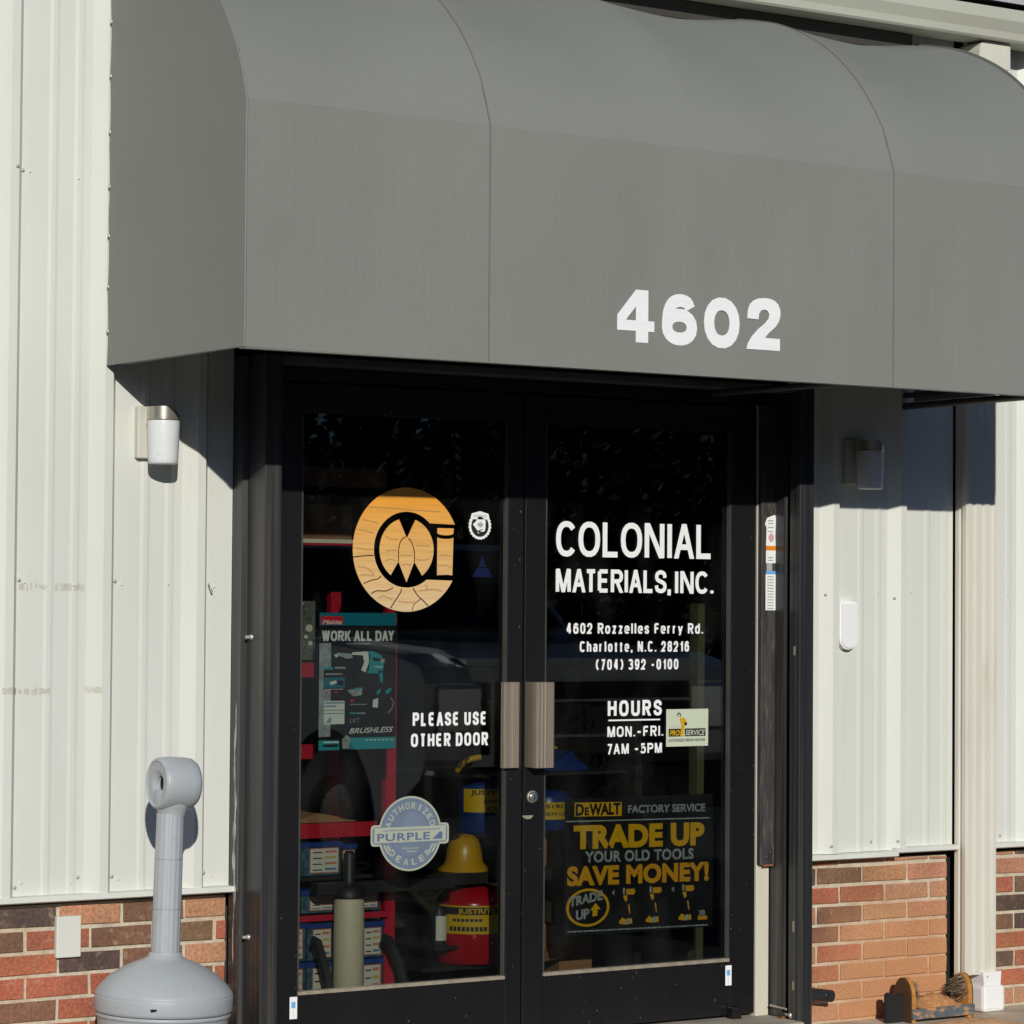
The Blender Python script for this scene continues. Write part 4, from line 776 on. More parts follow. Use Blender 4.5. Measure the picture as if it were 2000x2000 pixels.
# ------------------------------------------------------------------ awning
AX0, AX1, AY, ZB, ZF = -1.468, 1.588, -0.860, 2.069, 2.742
RIBS = [AX0, -0.690, 0.040, 0.808, AX1]
PRF = [(-0.860, 2.742), (-0.8475, 2.777), (-0.831, 2.822), (-0.805, 2.885), (-0.765, 2.950), (-0.710, 3.022), (-0.655, 3.080), (-0.575, 3.149), (-0.500, 3.200), (-0.425, 3.241), (-0.335, 3.281), (-0.255, 3.309), (-0.170, 3.331), (-0.085, 3.350), (-0.002, 3.368)]
_L = [0]
for a, b in zip(PRF, PRF[1:]): _L.append(_L[-1]+math.hypot(b[0]-a[0], b[1]-a[1]))
def prf(t):
    L = t*_L[-1]
    for i in range(len(PRF)-1):
        if L <= _L[i+1]+1e-9:
            s_ = (L-_L[i])/(_L[i+1]-_L[i]); P = [PRF[max(i-1, 0)], PRF[i], PRF[i+1], PRF[min(i+2, len(PRF)-1)]]
            return tuple(0.5*(2*P[1][j]+(P[2][j]-P[0][j])*s_+(2*P[0][j]-5*P[1][j]+4*P[2][j]-P[3][j])*s_**2+(3*P[1][j]-P[0][j]-3*P[2][j]+P[3][j])*s_**3) for j in (0, 1))
    return PRF[-1]
def prn(t):
    a = prf(max(0, t-.01)); b = prf(min(1, t+.01)); dy, dz = b[0]-a[0], b[1]-a[1]; L = math.hypot(dy, dz); return (-dz/L, dy/L)
def bay(x):
    for a, b in zip(RIBS, RIBS[1:]):
        if a <= x <= b+1e-9: s_ = (x-a)/(b-a); return math.sin(PI*s_)
    return 0
def top_pt(x, t, off=0.0):
    y, z = prf(t); ny, nz_ = prn(t); s_ = bay(x); k = 0.033*s_*min(1, t*2.2)*(0.55+0.45*t)
    d = off-k
    return (x, y+ny*d, z+nz_*d)
aw = empty('awning', (0, 0, ZB), 'grey canvas barrel awning numbered 4602 above the double doors', 'awning')
XS = []
for a, b in zip(RIBS, RIBS[1:]): XS += [a+(b-a)*i/16 for i in range(16)]
XS.append(RIBS[-1])
NV = 40; V = [top_pt(x, j/NV) for j in range(NV+1) for x in XS]; n = len(XS)
mb = MB(); mb.add(V, [(j*n+i, j*n+i+1, (j+1)*n+i+1, (j+1)*n+i) for j in range(NV) for i in range(n-1)], 0, True)
V2 = [top_pt(x, j/NV, -.002) for j in range(NV+1) for x in XS]; mb.add(V2, [(j*n+i, (j+1)*n+i, (j+1)*n+i+1, j*n+i+1) for j in range(NV) for i in range(n-1)], 0, True)
mb.build('canopy_top', CANVAS, aw)
def val(x, v, dy=0):
    s_ = bay(x); z = ZB+(ZF-ZB)*v; k = math.sin(PI*min(1, max(0, v)))
    zz = z - (0.004*math.sin(PI*(x-AX0)/(AX1-AX0)))*(1)*(1 if v < .9 else 0)
    wv = (0.0045*math.sin(5.1*x+1.3)*math.sin(2.9*v+.6*x)+0.0022*math.sin(12.3*x+4*v)+0.0012*math.sin(27*x-2*v))*k*min(1, s_*2)
    return (x, AY+0.004*s_*k+wv+dy, zz if v < .999 else ZF)
mb = MB(); NV = 12
mb.add([val(x, j/NV) for j in range(NV+1) for x in XS], [(j*n+i, j*n+i+1, (j+1)*n+i+1, (j+1)*n+i) for j in range(NV) for i in range(n-1)], 0, True)
mb.add([val(x, j/NV, .002) for j in range(NV+1) for x in XS], [(j*n+i, (j+1)*n+i, (j+1)*n+i+1, j*n+i+1) for j in range(NV) for i in range(n-1)], 0, True)
mb.box(AX0, AX1, AY+.001, AY+.030, ZB-.004, ZB-.001)
mb.build('valance', CANVAS, aw)
def end_panel(x, zb):
    p = [(AY, zb)]+[prf(i/30) for i in range(31)]
    # edge laced to the wall between snaps
    for i in range(25): z = 3.36-(3.36-zb)*i/24; p.append((-0.004-0.006*abs(math.sin(i*PI/4)), z))
    mb = MB(); mb.prism(p, 'yz', x-.001, x+.001); sg = -1 if x < 0 else 1
    mb.v = [(a+sg*.020*(1+b/.86), b-.034*(1+b/.86), c) for a, b, c in mb.v]; e = mb.build('end_panel', CANVAS, aw); return e
ep = end_panel(AX0-.0012, ZB+.001); end_panel(AX1+.0012, ZB+.032)
for z in (2.17, 2.30, 2.45, 2.595, 2.755, 2.92, 3.08):
    mb = MB(); mb.lathe([(0.006, 0), (0.006, -.003), (0, -.005)], (AX0-.0222, -0.044, z), 'x', 10); mb.build('snap', SNAP, ep)
for x in (RIBS[1], RIBS[3]):
    mb = MB(); mb.tube([(x, AY-.0005, ZB+.002), (x, AY-.0005, ZF-.01)]+[(x, top_pt(x, i/30, .001)[1], top_pt(x, i/30, .001)[2]) for i in range(31)], 0.0023, 6); mb.build('seam', SEAM, aw)
mb = MB(); mb.tube([(RIBS[2], top_pt(RIBS[2], i/30, -.001)[1], top_pt(RIBS[2], i/30, -.001)[2]) for i in range(31)], 0.0022, 6); mb.build('seam', CANVAS, aw)
mb = MB(); mb.tube([(AX0, AY-.0003, ZB)]+[(AX0, prf(i/30)[0], prf(i/30)[1]) for i in range(31)], 0.0035, 6); mb.build('edge_piping', CANVAS, aw)
mb = MB(); mb.box(AX0+.02, AX1-.002, -0.050, -0.0335, 3.334, 3.394); mb.build('head_shade_bar', TUBE, aw)  # dark bar added for the shade between canvas and gutter
# frame tubes under the canvas
def ft(path, r=0.0125): MB().tube(path, r, 10).build('frame_tube', TUBE, aw)
ft([(AX0+.02, AY+.016, ZB+.014), (AX1-.02, AY+.016, ZB+.014)]); ft([(AX0+.02, AY+.016, ZF-.016), (AX1-.02, AY+.016, ZF-.016)])
for x in (AX0+.016, AX1-.02):
    ft([(x, AY+.02, ZB+.014), (x, -0.035, ZB+.014)]); ft([(x, AY+.016, ZB+.03), (x, AY+.016, ZF-.03)])
ft([(AX1-.018, AY+.02, ZB+.050), (AX1-.018, -0.035, ZB+.052)], .010); ft([(0.72, AY+.02, ZB+.014), (0.72, -0.05, ZB+.02)], .011)
for x in (RIBS[1], RIBS[2], RIBS[3]):
    ft([(x, prf(i/20)[0]+.018, prf(i/20)[1]-.020) for i in range(21)]); ft([(x, AY+.018, ZB+.02), (x, AY+.018, ZF-.02)])
for ch, a, b in (('4', -0.246, -0.112), ('6', -0.085, 0.045), ('0', 0.070, 0.204), ('2', 0.230, 0.361)):
    mb = MB(); zb = {'4': 2.152, '6': 2.151, '0': 2.151, '2': 2.157}[ch]
    if ch == '4':
        Q = lambda l: mb.poly([(a+(b-a)*u, zb+.155*v) for u, v in l], AY-.0012-.00004*len(mb.f))
        Q([(.50, 0), (.835, 0), (.835, 1), (.50, 1)]); Q([(0, .215), (1, .215), (1, .415), (0, .415)]); Q([(.50, 1), (0, .50), (0, .41), (.23, .41), (.52, .70)])
    elif ch == '2':
        P2 = [(770, 1460), (912, 1467), (912, 1417), (848, 1413), (866, 1391), (893, 1367), (908, 1343), (914, 1318), (913, 1295), (905, 1274), (890, 1258), (868, 1249), (845, 1247), (820, 1249), (798, 1259), (783, 1275), (775, 1300), (773, 1333), (821, 1337), (823, 1314), (831, 1300), (845, 1295), (859, 1300), (866, 1314), (863, 1332), (848, 1352), (818, 1378), (792, 1408), (776, 1436)]
        mb.poly([(a+(b-a)*(px-770)/145, zb-.002+.155*(1460+(px-770)*.049-py)/213) for px, py in P2], AY-.0012)
    else: grotesk(mb, ch, a, b, zb, zb+0.153, AY-.0012, t=.25, n=2.15)
    mb.build('digit', WHITED, aw)

# ------------------------------------------------------------------ wall lamps
def lamp(cx, label):
    L = empty('wall_lamp', (cx, 0, 1.80), label, 'wall lamp', 'jelly jar lamps either side of the doors')
    mb = MB(); mb.box(cx-.052, cx+.052, -0.026, 0.0, 1.803, 1.957, ch=.004); mb.build('back_plate', LAMPPLATE, L)
    mb = MB(); n = 32; r = .0475; V = []
    for zf in (0, 1):
        for k in range(n):
            a = 2*PI*k/n; dx = r*math.cos(a); zt = 1.953-max(0, dx-.002)*0.78
            V.append((cx+dx, -0.09+r*math.sin(a), zt if zf else 1.915))
    mb.add(V, [(k, (k+1) % n, n+(k+1) % n, n+k) for k in range(n)], 0, True); mb.add(V, [tuple(range(n)), tuple(range(n, 2*n))])
    mb.lathe([(r, 0), (r+.002, -.002), (r+.002, -.006), (r, -.008)], (cx, -0.09, 1.921), 'z', 32); mb.build('cap', ALU, L)
    mb = MB(); mb.prism([(-0.026, 1.945), (-0.06, 1.945), (-0.06, 1.918), (-0.026, 1.905)], 'yz', cx-.025, cx+.025); mb.build('arm', ALU, L)
    mb = MB(); mb.lathe([(.0475, 1.912), (.0480, 1.905), (.0465, 1.86), (.0445, 1.800), (.0435, 1.789), (.041, 1.785), (.0, 1.784)], (cx, -0.09, 0), 'z', 36); mb.build('glass_jar', FROST, L)
lamp(-1.330, 'sunlit jelly jar wall lamp on the siding left of the doors'); lamp(1.366, 'jelly jar wall lamp in the awning shadow right of the doors')

# ------------------------------------------------------------------ doorbell
mb = MB(); cx = 1.325; pl = [(cx-.039, 1.392), (cx-.034, 1.397), (cx+.034, 1.397), (cx+.039, 1.392)]+[(cx+.039*math.cos(a), 1.270+.039*math.sin(a)) for a in [-PI*i/16 for i in range(17)]]
db = empty('doorbell', (cx, 0, 1.23), 'slim white capsule-shaped doorbell on the siding right of the doors', 'doorbell')
mb.prism(pl, 'xz', -0.026, 0.0); mb.build('case', PLASTICW, db)
mb = MB(); mb.prism([(cx+(a-cx)*.86, 1.31+(b-1.31)*.93) for a, b in pl], 'xz', -0.031, -0.0255); mb.build('cover', PLASTICW, db)

# ------------------------------------------------------------------ downpipe
dp = empty('downpipe', (1.867, -0.07, -0.05), 'tall cream corrugated downpipe with a white boot right of the doors', 'downpipe')
x0, x1, yf, yb = 1.835, 1.980, -0.066, -0.002
pl = [(x0, yb), (x0+.002, yb-.018), (x0+.006, yb-.022), (x0+.006, yb-.034), (x0, yb-.038), (x0, yf+.008), (x0+.006, yf)]
for k in range(3):
    a = x0+.022+.042*k; pl += [(a, yf), (a+.005, yf+.007), (a+.018, yf+.007), (a+.023, yf)]
pl += [(x1-.006, yf), (x1, yf+.008), (x1, yb)]
mb = MB(); mb.prism(pl, 'xy', 0.080, 3.352); mb.build('pipe', PIPEM, dp)
mb = MB(); mb.prism([(x0-.001, 3.300), (x0-.001, 3.362), (x0+.006, 3.382), (x0+.026, 3.3925), (x1+.001, 3.3925), (x1+.001, 3.300)], 'xz', -0.124, yb-.001); mb.build('elbow', PIPEM, dp)
mb = MB(); mb.prism([(1.905, .088), (1.992, .088), (1.988, .040), (1.910, .040)], 'xz', -0.075, -0.0); bt = mb.build('boot', PVCW, dp)
mb = MB(); mb.box(1.900, 2.005, -0.085, -0.0, -0.054, 0.041, ch=.014); mb.build('boot_socket', PVCW, bt)
mb = MB(); mb.lathe([(.004, 0), (.004, -.002), (0, -.003)], (1.925, -.0752, .072), 'y', 8); mb.build('boot_screw', SCREW, bt)

# ------------------------------------------------------------------ boot scraper
bs = empty('boot_scraper', (1.68, -0.12, -0.055), 'boot scraper with arched wooden brushes and clay-caked steel bar', 'boot scraper')
SY0, SY1 = -0.140, -0.050; SX0, SX1 = 1.515, 1.800
mb = MB(); mb.box(SX0+.003, SX1, SY0-.010, SY0, -0.042, -0.006, ch=.002); mb.build('front_bar', STEEL, bs)
def arch(xa, xb, m, nm, r=1.0):
    cy = (SY0+SY1)/2; ry = (SY1-SY0)/2*r; p = [(cy-ry, -0.053)]+[(cy-ry*math.cos(a), 0.036+0.062*r*math.sin(a)) for a in [PI*i/18 for i in range(19)]]+[(cy+ry, -0.053)]
    return MB().prism(p, 'yz', xa, xb).build(nm, m, bs)
arch(SX0, SX0+.004, DKWOOD, 'end_plate'); arch(SX0+.0045, SX0+.021, WOODB, 'brush_block'); arch(SX1-.022, SX1-.005, WOODB, 'brush_block'); arch(SX1-.0045, SX1, DKWOOD, 'end_plate')
rn = random.Random(11)
def bristles(xs, sgn):
    mb = MB(); cy = (SY0+SY1)/2
    for i in range(280):
        a = rn.uniform(0, PI); rr = rn.uniform(.1, .95); y = cy-(SY1-SY0)/2*rr*math.cos(a); z = (0.034+0.062*rr*math.sin(a)) if rn.random() < .8 else rn.uniform(-.03, .04)
        L = rn.uniform(.022, .048); x = xs; e = (x+sgn*L, y+rn.uniform(-.012, .012), z-rn.uniform(0, .02)); wd = .0022
        mb.add([(x, y, z-wd), (x, y, z+wd), e, (x, y+wd*1.5, z)], [(0, 1, 2), (0, 2, 3), (1, 3, 2)], 1 if rn.random() < .62 else 0)
    mb.build('bristles', [BRISTLE, BRISTLED], bs)
bristles(SX0+.020, 1); bristles(SX1-.021, -1)
mb = MB(); mb.box(SX0+.03, SX1-.03, SY0+.02, SY1, -.05, -.02); mb.build('base_brush', BRISTLED, bs)
mb = MB(); mb.grid(lambda u, v: (SX0+.05+u*.23, SY0+.02+v*.115, -.02+.045*math.sin(PI*u)*math.sin(PI*v)**.6+rn.uniform(0, .008)), 18, 10); mb.build('clay_clod', CLAY, bs)
mb = MB(); mb.prism([(1.440, -.054), (1.440, .044), (1.452, .050), (1.470, .046), (1.475, .036), (1.512, .044), (1.512, -.054)], 'xz', -0.10, -0.085); mb.build('side_bracket', DARKGAP, bs)
mb = MB(); mb.grid(lambda u, v: (1.50+u*.36, -0.34+v*.17, -.0545+.018*math.sin(PI*u)*math.sin(PI*v)+rn.uniform(0, .004)*math.sin(PI*u)*math.sin(PI*v)), 26, 14)
tag(mb.build('clay_patch', pm('pale_clay', (0.62, 0.37, 0.19), 0.9, var=0.25, vscale=(30, 30, 30), bump=0.5, bscale=(90, 90, 90))), kind='stuff')

# ------------------------------------------------------------------ ash receptacle
ax, ay = -1.455, -0.37
ar = empty('ash_receptacle', (ax, ay, -0.055), 'grey plastic smokers post with domed base standing left of the doors', 'ash receptacle')
def zz(l): return [(r, z) for r, z in l]
mb = MB(); mb.lathe([(0.168, -0.055), (0.172, -0.04), (0.184, 0.215), (0.187, 0.222), (0.1895, 0.226)], (ax, ay, 0), 'z', 64); mb.lathe([(0.188, 0.218), (0.1905, 0.221), (0.1905, 0.226), (0.188, 0.229)], (ax, ay, 0), 'z', 64); mb.build('bucket', GREYPL, ar)
mb = MB(); mb.lathe([(0.188, 0.2305), (0.1925, 0.233), (0.1945, 0.240), (0.1955, 0.273), (0.1950, 0.276), (0.1935, 0.277), (0.1945, 0.279), (0.1935, 0.284), (0.188, 0.292), (0.176, 0.307), (0.150, 0.331), (0.119, 0.351), (0.088, 0.365), (0.062, 0.375), (0.050, 0.382), (0.0445, 0.396)], (ax, ay, 0), 'z', 64)
dm = mb.build('dome_lid', GREYPL, ar)
mb = MB(); mb.box(ax-.118, ax-.092, ay-.166, ay-.160, .252, .258); mb.build('lid_slot', HOLE, dm)
mb = MB()
for za, zb_, ra, rb in ((0.388, 0.5155, 0.0408, 0.0402), (0.5165, 0.6555, 0.0400, 0.0395), (0.6565, 0.785, 0.0393, 0.0385)): mb.lathe([(ra, za), (rb, zb_)], (ax, ay, 0), 'z', 128, flute=0.028)
mb.lathe([(0.0375, 0.40), (0.0365, 0.78)], (ax, ay, 0), 'z', 32)
mb.build('post', GREYPL, ar)
hz = 0.868; hx = ax+.012
mb = MB(); mb.lathe([(0.038, 0.776), (0.0405, 0.788), (0.046, 0.800), (0.054, 0.820), (0.05, 0.85)], (ax+.004, ay, 0), 'z', 32)
mb.lathe([(0.0, .058), (0.045, .058), (0.064, .053), (0.0715, .042), (0.0745, .022), (0.0755, 0.0), (0.0755, -.028), (0.0738, -.050), (0.0705, -.0575), (0.066, -.0600)], (hx, ay, hz), 'x', 48)
for q0, q1 in (((0.066, -.0600), (0.0625, -.0590)), ((0.0625, -.0590), (0.060, -.0565)), ((0.060, -.0565), (0.036, -.0545)), ((0.036, -.0545), (0.0225, -.046)), ((0.0225, -.046), (0.0225, -.036))): mb.lathe([q0, q1], (hx, ay, hz), 'x', 48, smooth=False)
hd = mb.build('head', GREYPL, ar)
mb = MB(); mb.lathe([(0.0235, -.035), (0.022, -.008), (0.0, -.006)], (hx, ay, hz+.004), 'x', 24); mb.build('mouth', HOLE, hd)
mb = MB(); mb.lathe([(0.004, -.0495), (0.0, -.052)], (hx-.0045, ay-.004, hz-.047), 'x', 8); mb.build('stub_pin', HOLE, hd)
ar.rotation_euler = (0, math.radians(1.6), 0)

# shop goods scaled about the camera; SHOP_CAM_SCALE draws them nearer just inside the doors
SHOP_CAM_SCALE = (0.9246, (-0.379, -0.578, 0.1048))
# ------------------------------------------------------------------ shop interior
rs = empty('shelf_rack', (-0.38, 1.1, 0), 'red steel shelf rack of blue boxes behind the left door', 'shelf rack')
for x in (-0.83, 0.050):
    for y in (0.95, 1.35): MB().box(x, x+.042, y, y+.03, -0.006, 1.42).build('post', RED, rs)
MB().box(-0.158, -0.126, 1.345, 1.375, 0.62, 1.40).build('post', RED, rs)
for z, x1_ in ((0.300, 0.05), (0.600, 0.0), (0.872, -0.245), (1.152, -0.248)):
    MB().box(-0.86, x1_, 0.935, 1.38, z-.008, z+.0).build('shelf', RED, rs); MB().box(-0.86, x1_, 0.925, 0.9345, z-.028 if z > .5 else z-.012, z+.022 if z > .5 else z+.008).build('shelf_lip', RED, rs)
mb = MB(); mb.prism([(-0.8, .623), (-0.30, .63), (-0.22, .655), (-0.16, .645), (-0.10, .628), (-0.06, .624), (-0.06, .622), (-0.8, .622)], 'xz', 0.96, 1.25); tag(mb.build('cardboard_sheet', CARD), 'crumpled brown cardboard lying on the red shelf behind the left door', 'cardboard')
bi = 0
def bluebox(x0, x1, z0, z1, label, y=0.95, lab=None):
    b = empty('box', ((x0+x1)/2, y, z0), label, 'box', 'blue lidded boxes on the red rack')
    MB().box(x0, x1, y, y+.3, z0, z1-.018, ch=.003).build('body', BLUEBOX, b); MB().box(x0-.004, x1+.004, y-.005, y+.305, z1-.0178, z1).build('lid', BLUELID, b)
    for a, c in (lab or [(x0+.05, x1-.012)]):
        mb = MB(); yy = y-.0012; h0, h1 = z0+.012, z1-.024; w_ = c-a; mb.quad(a-.003, c+.003, h0-.003, h1+.003, yy+.0005, 1); mb.quad(a, c, h0, h1, yy, 0)
        nr = 4
        for i in range(nr):
            t = h0+(h1-h0)*(i+.3)/nr; mb.quad(a+w_*.52, c-w_*.06, t, t+(h1-h0)*.10, yy-.0005, [4, 1, 2, 1][i]); mb.quad(a+w_*.08, a+w_*.42, t, t+(h1-h0)*.05, yy-.0005, 3)
        mb.build('label', [LABELW, LABELR, LABELY, INK, LABELB], b)
bluebox(-0.52, -0.292, 0.44, 0.556, 'blue lidded box at the left end of the middle rack shelf', lab=[(-.36, -.300)])
bluebox(-0.285, -0.128, 0.44, 0.556, 'blue lidded box with a wide label on the middle rack shelf', lab=[(-.247, -.139)])
bluebox(-0.12, -0.070, 0.44, 0.545, 'narrow blue box right of the wide-labelled box on the rack', lab=[(-.117, -.075)])
MB().box(-0.86, 0.04, 0.94, 1.37, 0.425, 0.438).build('shelf', DKCOUNT, rs)
bluebox(-0.28, 0.035, 0.312, 0.392, 'low blue box under the dark rack shelf', lab=[(-.246, -.155), (-.04, .018)])
bluebox(-0.50, -0.262, 0.150, 0.283, 'blue box at the left end of the upper floor stack', lab=[(-.33, -.277)])
bluebox(-0.255, -0.05, 0.150, 0.278, 'blue box behind the cream tank on the upper floor row', lab=[(-.232, -.166)])
bluebox(-0.045, 0.045, 0.148, 0.272, 'blue box right of the cream tank on the upper floor row', lab=[(-.030, .033)])
bluebox(-0.50, -0.262, 0.0, 0.146, 'blue box at the bottom left of the floor stack', lab=[(-.33, -.277)])
bluebox(-0.255, -0.05, 0.0, 0.146, 'blue box behind the cream tank on the bottom row', lab=[(-.232, -.166)])
bluebox(-0.045, 0.045, 0.0, 0.144, 'blue box right of the cream tank on the bottom row', lab=[(-.030, .033)])
ct = empty('water_tank', (-0.103, 0.80, 0), 'cream cylinder with black cap and handles in front of the blue boxes', 'tank')
cxt, cyt = -0.150, 0.85
mb = MB(); mb.lathe([(0.050, -.006), (0.0525, 0.0), (0.0525, 0.350), (0.051, 0.362), (0.045, 0.372)], (cxt, cyt, 0), 'z', 36); mb.build('cylinder', CREAM, ct)
mb = MB(); mb.lathe([(0.054, 0.372), (0.054, 0.405), (0.028, 0.412), (0.0205, 0.430), (0.0205, 0.520), (0.014, 0.53), (0, 0.53)], (cxt, cyt, 0), 'z', 28); mb.box(cxt-.13, cxt+.42, cyt-.012, cyt+.035, 0.385, 0.424); mb.build('cap', RUBBER, ct)
for p in ([(-0.285, .86, .232), (-0.268, .86, .225), (-0.235, .86, .13), (-0.215, .86, .05), (-.212, .86, 0)], [(-0.005, .86, .225), (0.015, .86, .215), (0.06, .86, .13), (0.085, .86, .05), (.088, .86, 0)]):
    MB().tube(p, .017, 10).build('handle', RUBBER, ct)
# pale board and dark beams high inside
mb = MB(); mb.box(-1.2, 0.052, 0.96, 1.02, 1.783, 1.849); tag(mb.build('ceiling_beam', BEAM), 'dim brown beam high inside the left door', 'beam')
hb = empty('wall_cabinet', (-0.6, 1.0, 1.58), 'brown cabinet with a pale lower edge high inside the left door', 'cabinet')
MB().box(-1.2, -0.09, 0.96, 1.3, 1.600, 1.720).build('body', BEAM, hb); MB().box(-1.2, -0.088, 0.95, 1.3, 1.586, 1.5995).build('pale_edge', EDGEW, hb); MB().box(-1.2, -0.088, 0.951, 1.3, 1.578, 1.5855).build('red_edge', RED, hb)
mb = MB(); mb.box(-0.50, -0.226, 0.97, 0.985, 1.183, 1.385); pb = mb.build('display_board', BOARDM); tag(pb, 'grey speckled display board beside the teal poster', 'board')
for x, z, r in ((-0.300, 1.283, .012), (-0.250, 1.292, .014), (-0.262, 1.262, .008), (-0.245, 1.240, .009), (-0.278, 1.376, .005)):
    mb = MB(); mb.disc(x, z, r, r*.9, .969, 0, 14); mb.build('tag', [LABELW], pb)
# display of safety cans
ds = empty('display_stand', (0.55, 1.2, 0), 'dark stand of safety cans seen past the door edge', 'stand')
MB().box(0.13, 1.15, 0.93, 1.5, 0.384, 0.424).build('shelf', DKCOUNT, ds); MB().box(0.36, 1.15, 1.0, 1.5, 0.54, 0.552).build('shelf', DKCOUNT, ds); MB().box(1.12, 1.15, 0.95, 1.5, -.006, 1.0).build('post', DKCOUNT, ds); MB().box(.36, 1.15, 1.0, 1.5, 0.755, 0.765).build('shelf', DKCOUNT, ds)
rc = empty('safety_can', (0.455, 0.95, 0), 'red safety can with a yellow label behind the left door', 'can')
mb = MB(); mb.lathe([(0.128, 0.10), (0.132, 0.105), (0.132, 0.310), (0.128, 0.322), (0.09, 0.362), (0.04, 0.378), (0, 0.38)], (0.462, 1.03, 0), 'z', 48); mb.build('can_body', CANRED, rc)
def curved(mb, cx, cy, r, a0, a1, z0, z1, mi=0): mb.grid(lambda u, v: (cx+r*math.sin(a0+(a1-a0)*u), cy-r*math.cos(a0+(a1-a0)*u), z0+(z1-z0)*v), 24, 1, mi)
mb = MB(); c_ = (0.462, 1.03); curved(mb, *c_, .1330, -1.9, 1.5, .208, .308); curved(mb, *c_, .1334, -1.5, 0.25, .276, .302, 1)
for i, (a, b, z0_, z1_) in enumerate(((-1.1, -.35, .252, .262), (-1.2, -.2, .218, .234))):
    k = a
    while k < b: curved(mb, *c_, .1334, k, k+.09, z0_, z1_, 1); k += .12
def curved_text(mb, tx, cx, cy, r, a0, a1, z0, z1, mi):
    o = len(mb.v); mb.text(tx, a0, a1, z0, z1, 0, mi, bold=.03)
    mb.v[o:] = [(cx+r*math.sin(p[0]), cy-r*math.cos(p[0]), p[2]) for p in mb.v[o:]]
curved_text(mb, 'JUSTRITE', *c_, .1338, -0.95, 0.1, .281, .298, 0)
mb.build('label', [CANYEL, INK], rc)
for z in (.33, .195, .175):
    mb = MB(); mb.lathe([(.007, -.1365), (0, -.1385)], (0.462, 1.03, z), 'y', 10); mb.build('rivet', CHROME, rc)
bl = empty('oily_waste_can', (0.535, 1.1, .55), 'blue safety can with a yellow label on the upper shelf', 'can')
for cx_, lbl, bb in ((0.535, 0, bl),):
    mb = MB(); mb.lathe([(0.075, .553), (0.077, .557), (0.077, .725), (0.062, .736), (0.0, .742)], (cx_, 1.10, 0), 'z', 36); mb.build('can_body', CANBLUE, bb)
    mb = MB(); curved(mb, cx_, 1.10, .0778, -1.4, 1.4, .628, .712)
    curved_text(mb, 'JUSTRITE', cx_, 1.10, .0784, -1.0, 0.9, .692, .708, 1); curved_text(mb, 'SAFETY', cx_, 1.10, .0784, -.4, 0.7, .662, .672, 1); curved_text(mb, 'CAN', cx_, 1.10, .0784, -.2, 0.75, .634, .648, 1)
    mb.build('label', [CANYEL, INK], bb)
b2 = empty('oily_waste_can', (0.80, 1.1, .43), 'blue safety can with a yellow label seen through the right door', 'can')
mb = MB(); mb.lathe([(0.083, .553), (0.085, .557), (0.085, .67), (0.07, .69), (0.0, .70)], (0.83, 1.10, 0), 'z', 36); mb.build('can_body', CANBLUE, b2)
mb = MB(); curved(mb, 0.83, 1.10, .0858, -1.4, 1.2, .592, .655); curved_text(mb, 'JUSTRITE', .83, 1.10, .0862, -1.1, 0.6, .634, .648, 1); curved_text(mb, 'SAFETY CAN', .83, 1.10, .0862, -1.0, 0.5, .606, .618, 1); mb.build('label', [CANYEL, INK], b2)
mb = MB(); mb.lathe([(0.095, .425), (0.092, .432), (0.068, .455), (0.062, .50), (0.052, .535), (0.030, .552), (0, .556)], (0.420, 1.02, 0), 'z', 36); tag(mb.build('funnel', HATYEL), 'yellow bell-shaped funnel standing on the dark shelf', 'funnel')
mb = MB(); mb.tube([(0.438, 1.1, .775), (0.445, 1.08, .80), (0.47, 1.06, .82), (0.51, 1.06, .825)], .011, 8); tag(mb.build('spout', HATYEL), 'curved yellow spout on the top shelf of the dark stand', 'spout')
mb = MB(); mb.box(0.475, 0.56, 1.14, 1.25, .425, .538); tag(mb.build('carton', CARD), 'brown carton beside the yellow funnel', 'carton')
for i, (x, z, lb) in enumerate(((0.70, .425, 'brown carton below the right-hand blue can'), (0.66, .10, 'brown carton low behind the right door'))):
    mb = MB(); mb.box(x, x+.17, 1.05, 1.2, z, z+.11); tag(mb.build('carton', CARD), lb, 'carton')
lc = empty('carton', (0.88, 1.0, 0), 'open brown carton under the TRADE UP poster', 'carton')
MB().box(0.82, 0.965, 1.0, 1.3, -.006, .155).build('body', CARD, lc); MB().add([(0.60, .95, .075), (0.83, .95, .10), (0.83, 1.2, .16), (0.62, 1.2, .14)], [(0, 1, 2, 3)]).build('flap', CARD, lc)
bt_ = empty('spray_bottle', (0.33, 1.0, 0), 'white labelled bottle beside the red safety can', 'bottle')
MB().lathe([(0.024, .168), (0.026, .172), (0.026, .275), (0.014, .292), (0.014, .305), (0, .306)], (0.305, 1.0, 0), 'z', 20).build('bottle_body', RUBBER, bt_); mb = MB(); curved(mb, .305, 1.0, .0266, -1.0, 1.2, .185, .272); mb.build('label', LABELW, bt_)
MB().box(0.20, 0.60, 0.94, 1.4, .082, .098).build('shelf', DKCOUNT, ds); MB().box(0.26, 0.36, 0.95, 1.3, .155, .167).build('shelf', DKCOUNT, ds)
dq = empty('drill_case', (0.85, 1.2, .766), 'dark blue and yellow tool on the stand behind the right door', 'tool')
MB().prism([(0.78, .767), (0.98, .767), (0.97, .785), (0.93, .81), (0.90, .84), (0.87, .815), (0.80, .80)], 'xz', 1.05, 1.2).build('tool_body', CANBLUE, dq); MB().prism([(0.765, .862), (0.80, .868), (0.84, .855), (0.84, .848), (0.80, .855), (0.765, .852)], 'xz', 1.05, 1.1).build('tool_trim', HATYEL, dq)
MB().box(0.79, 0.81, 1.07, 1.10, .80, .853).build('tool_neck', CANBLUE, dq)
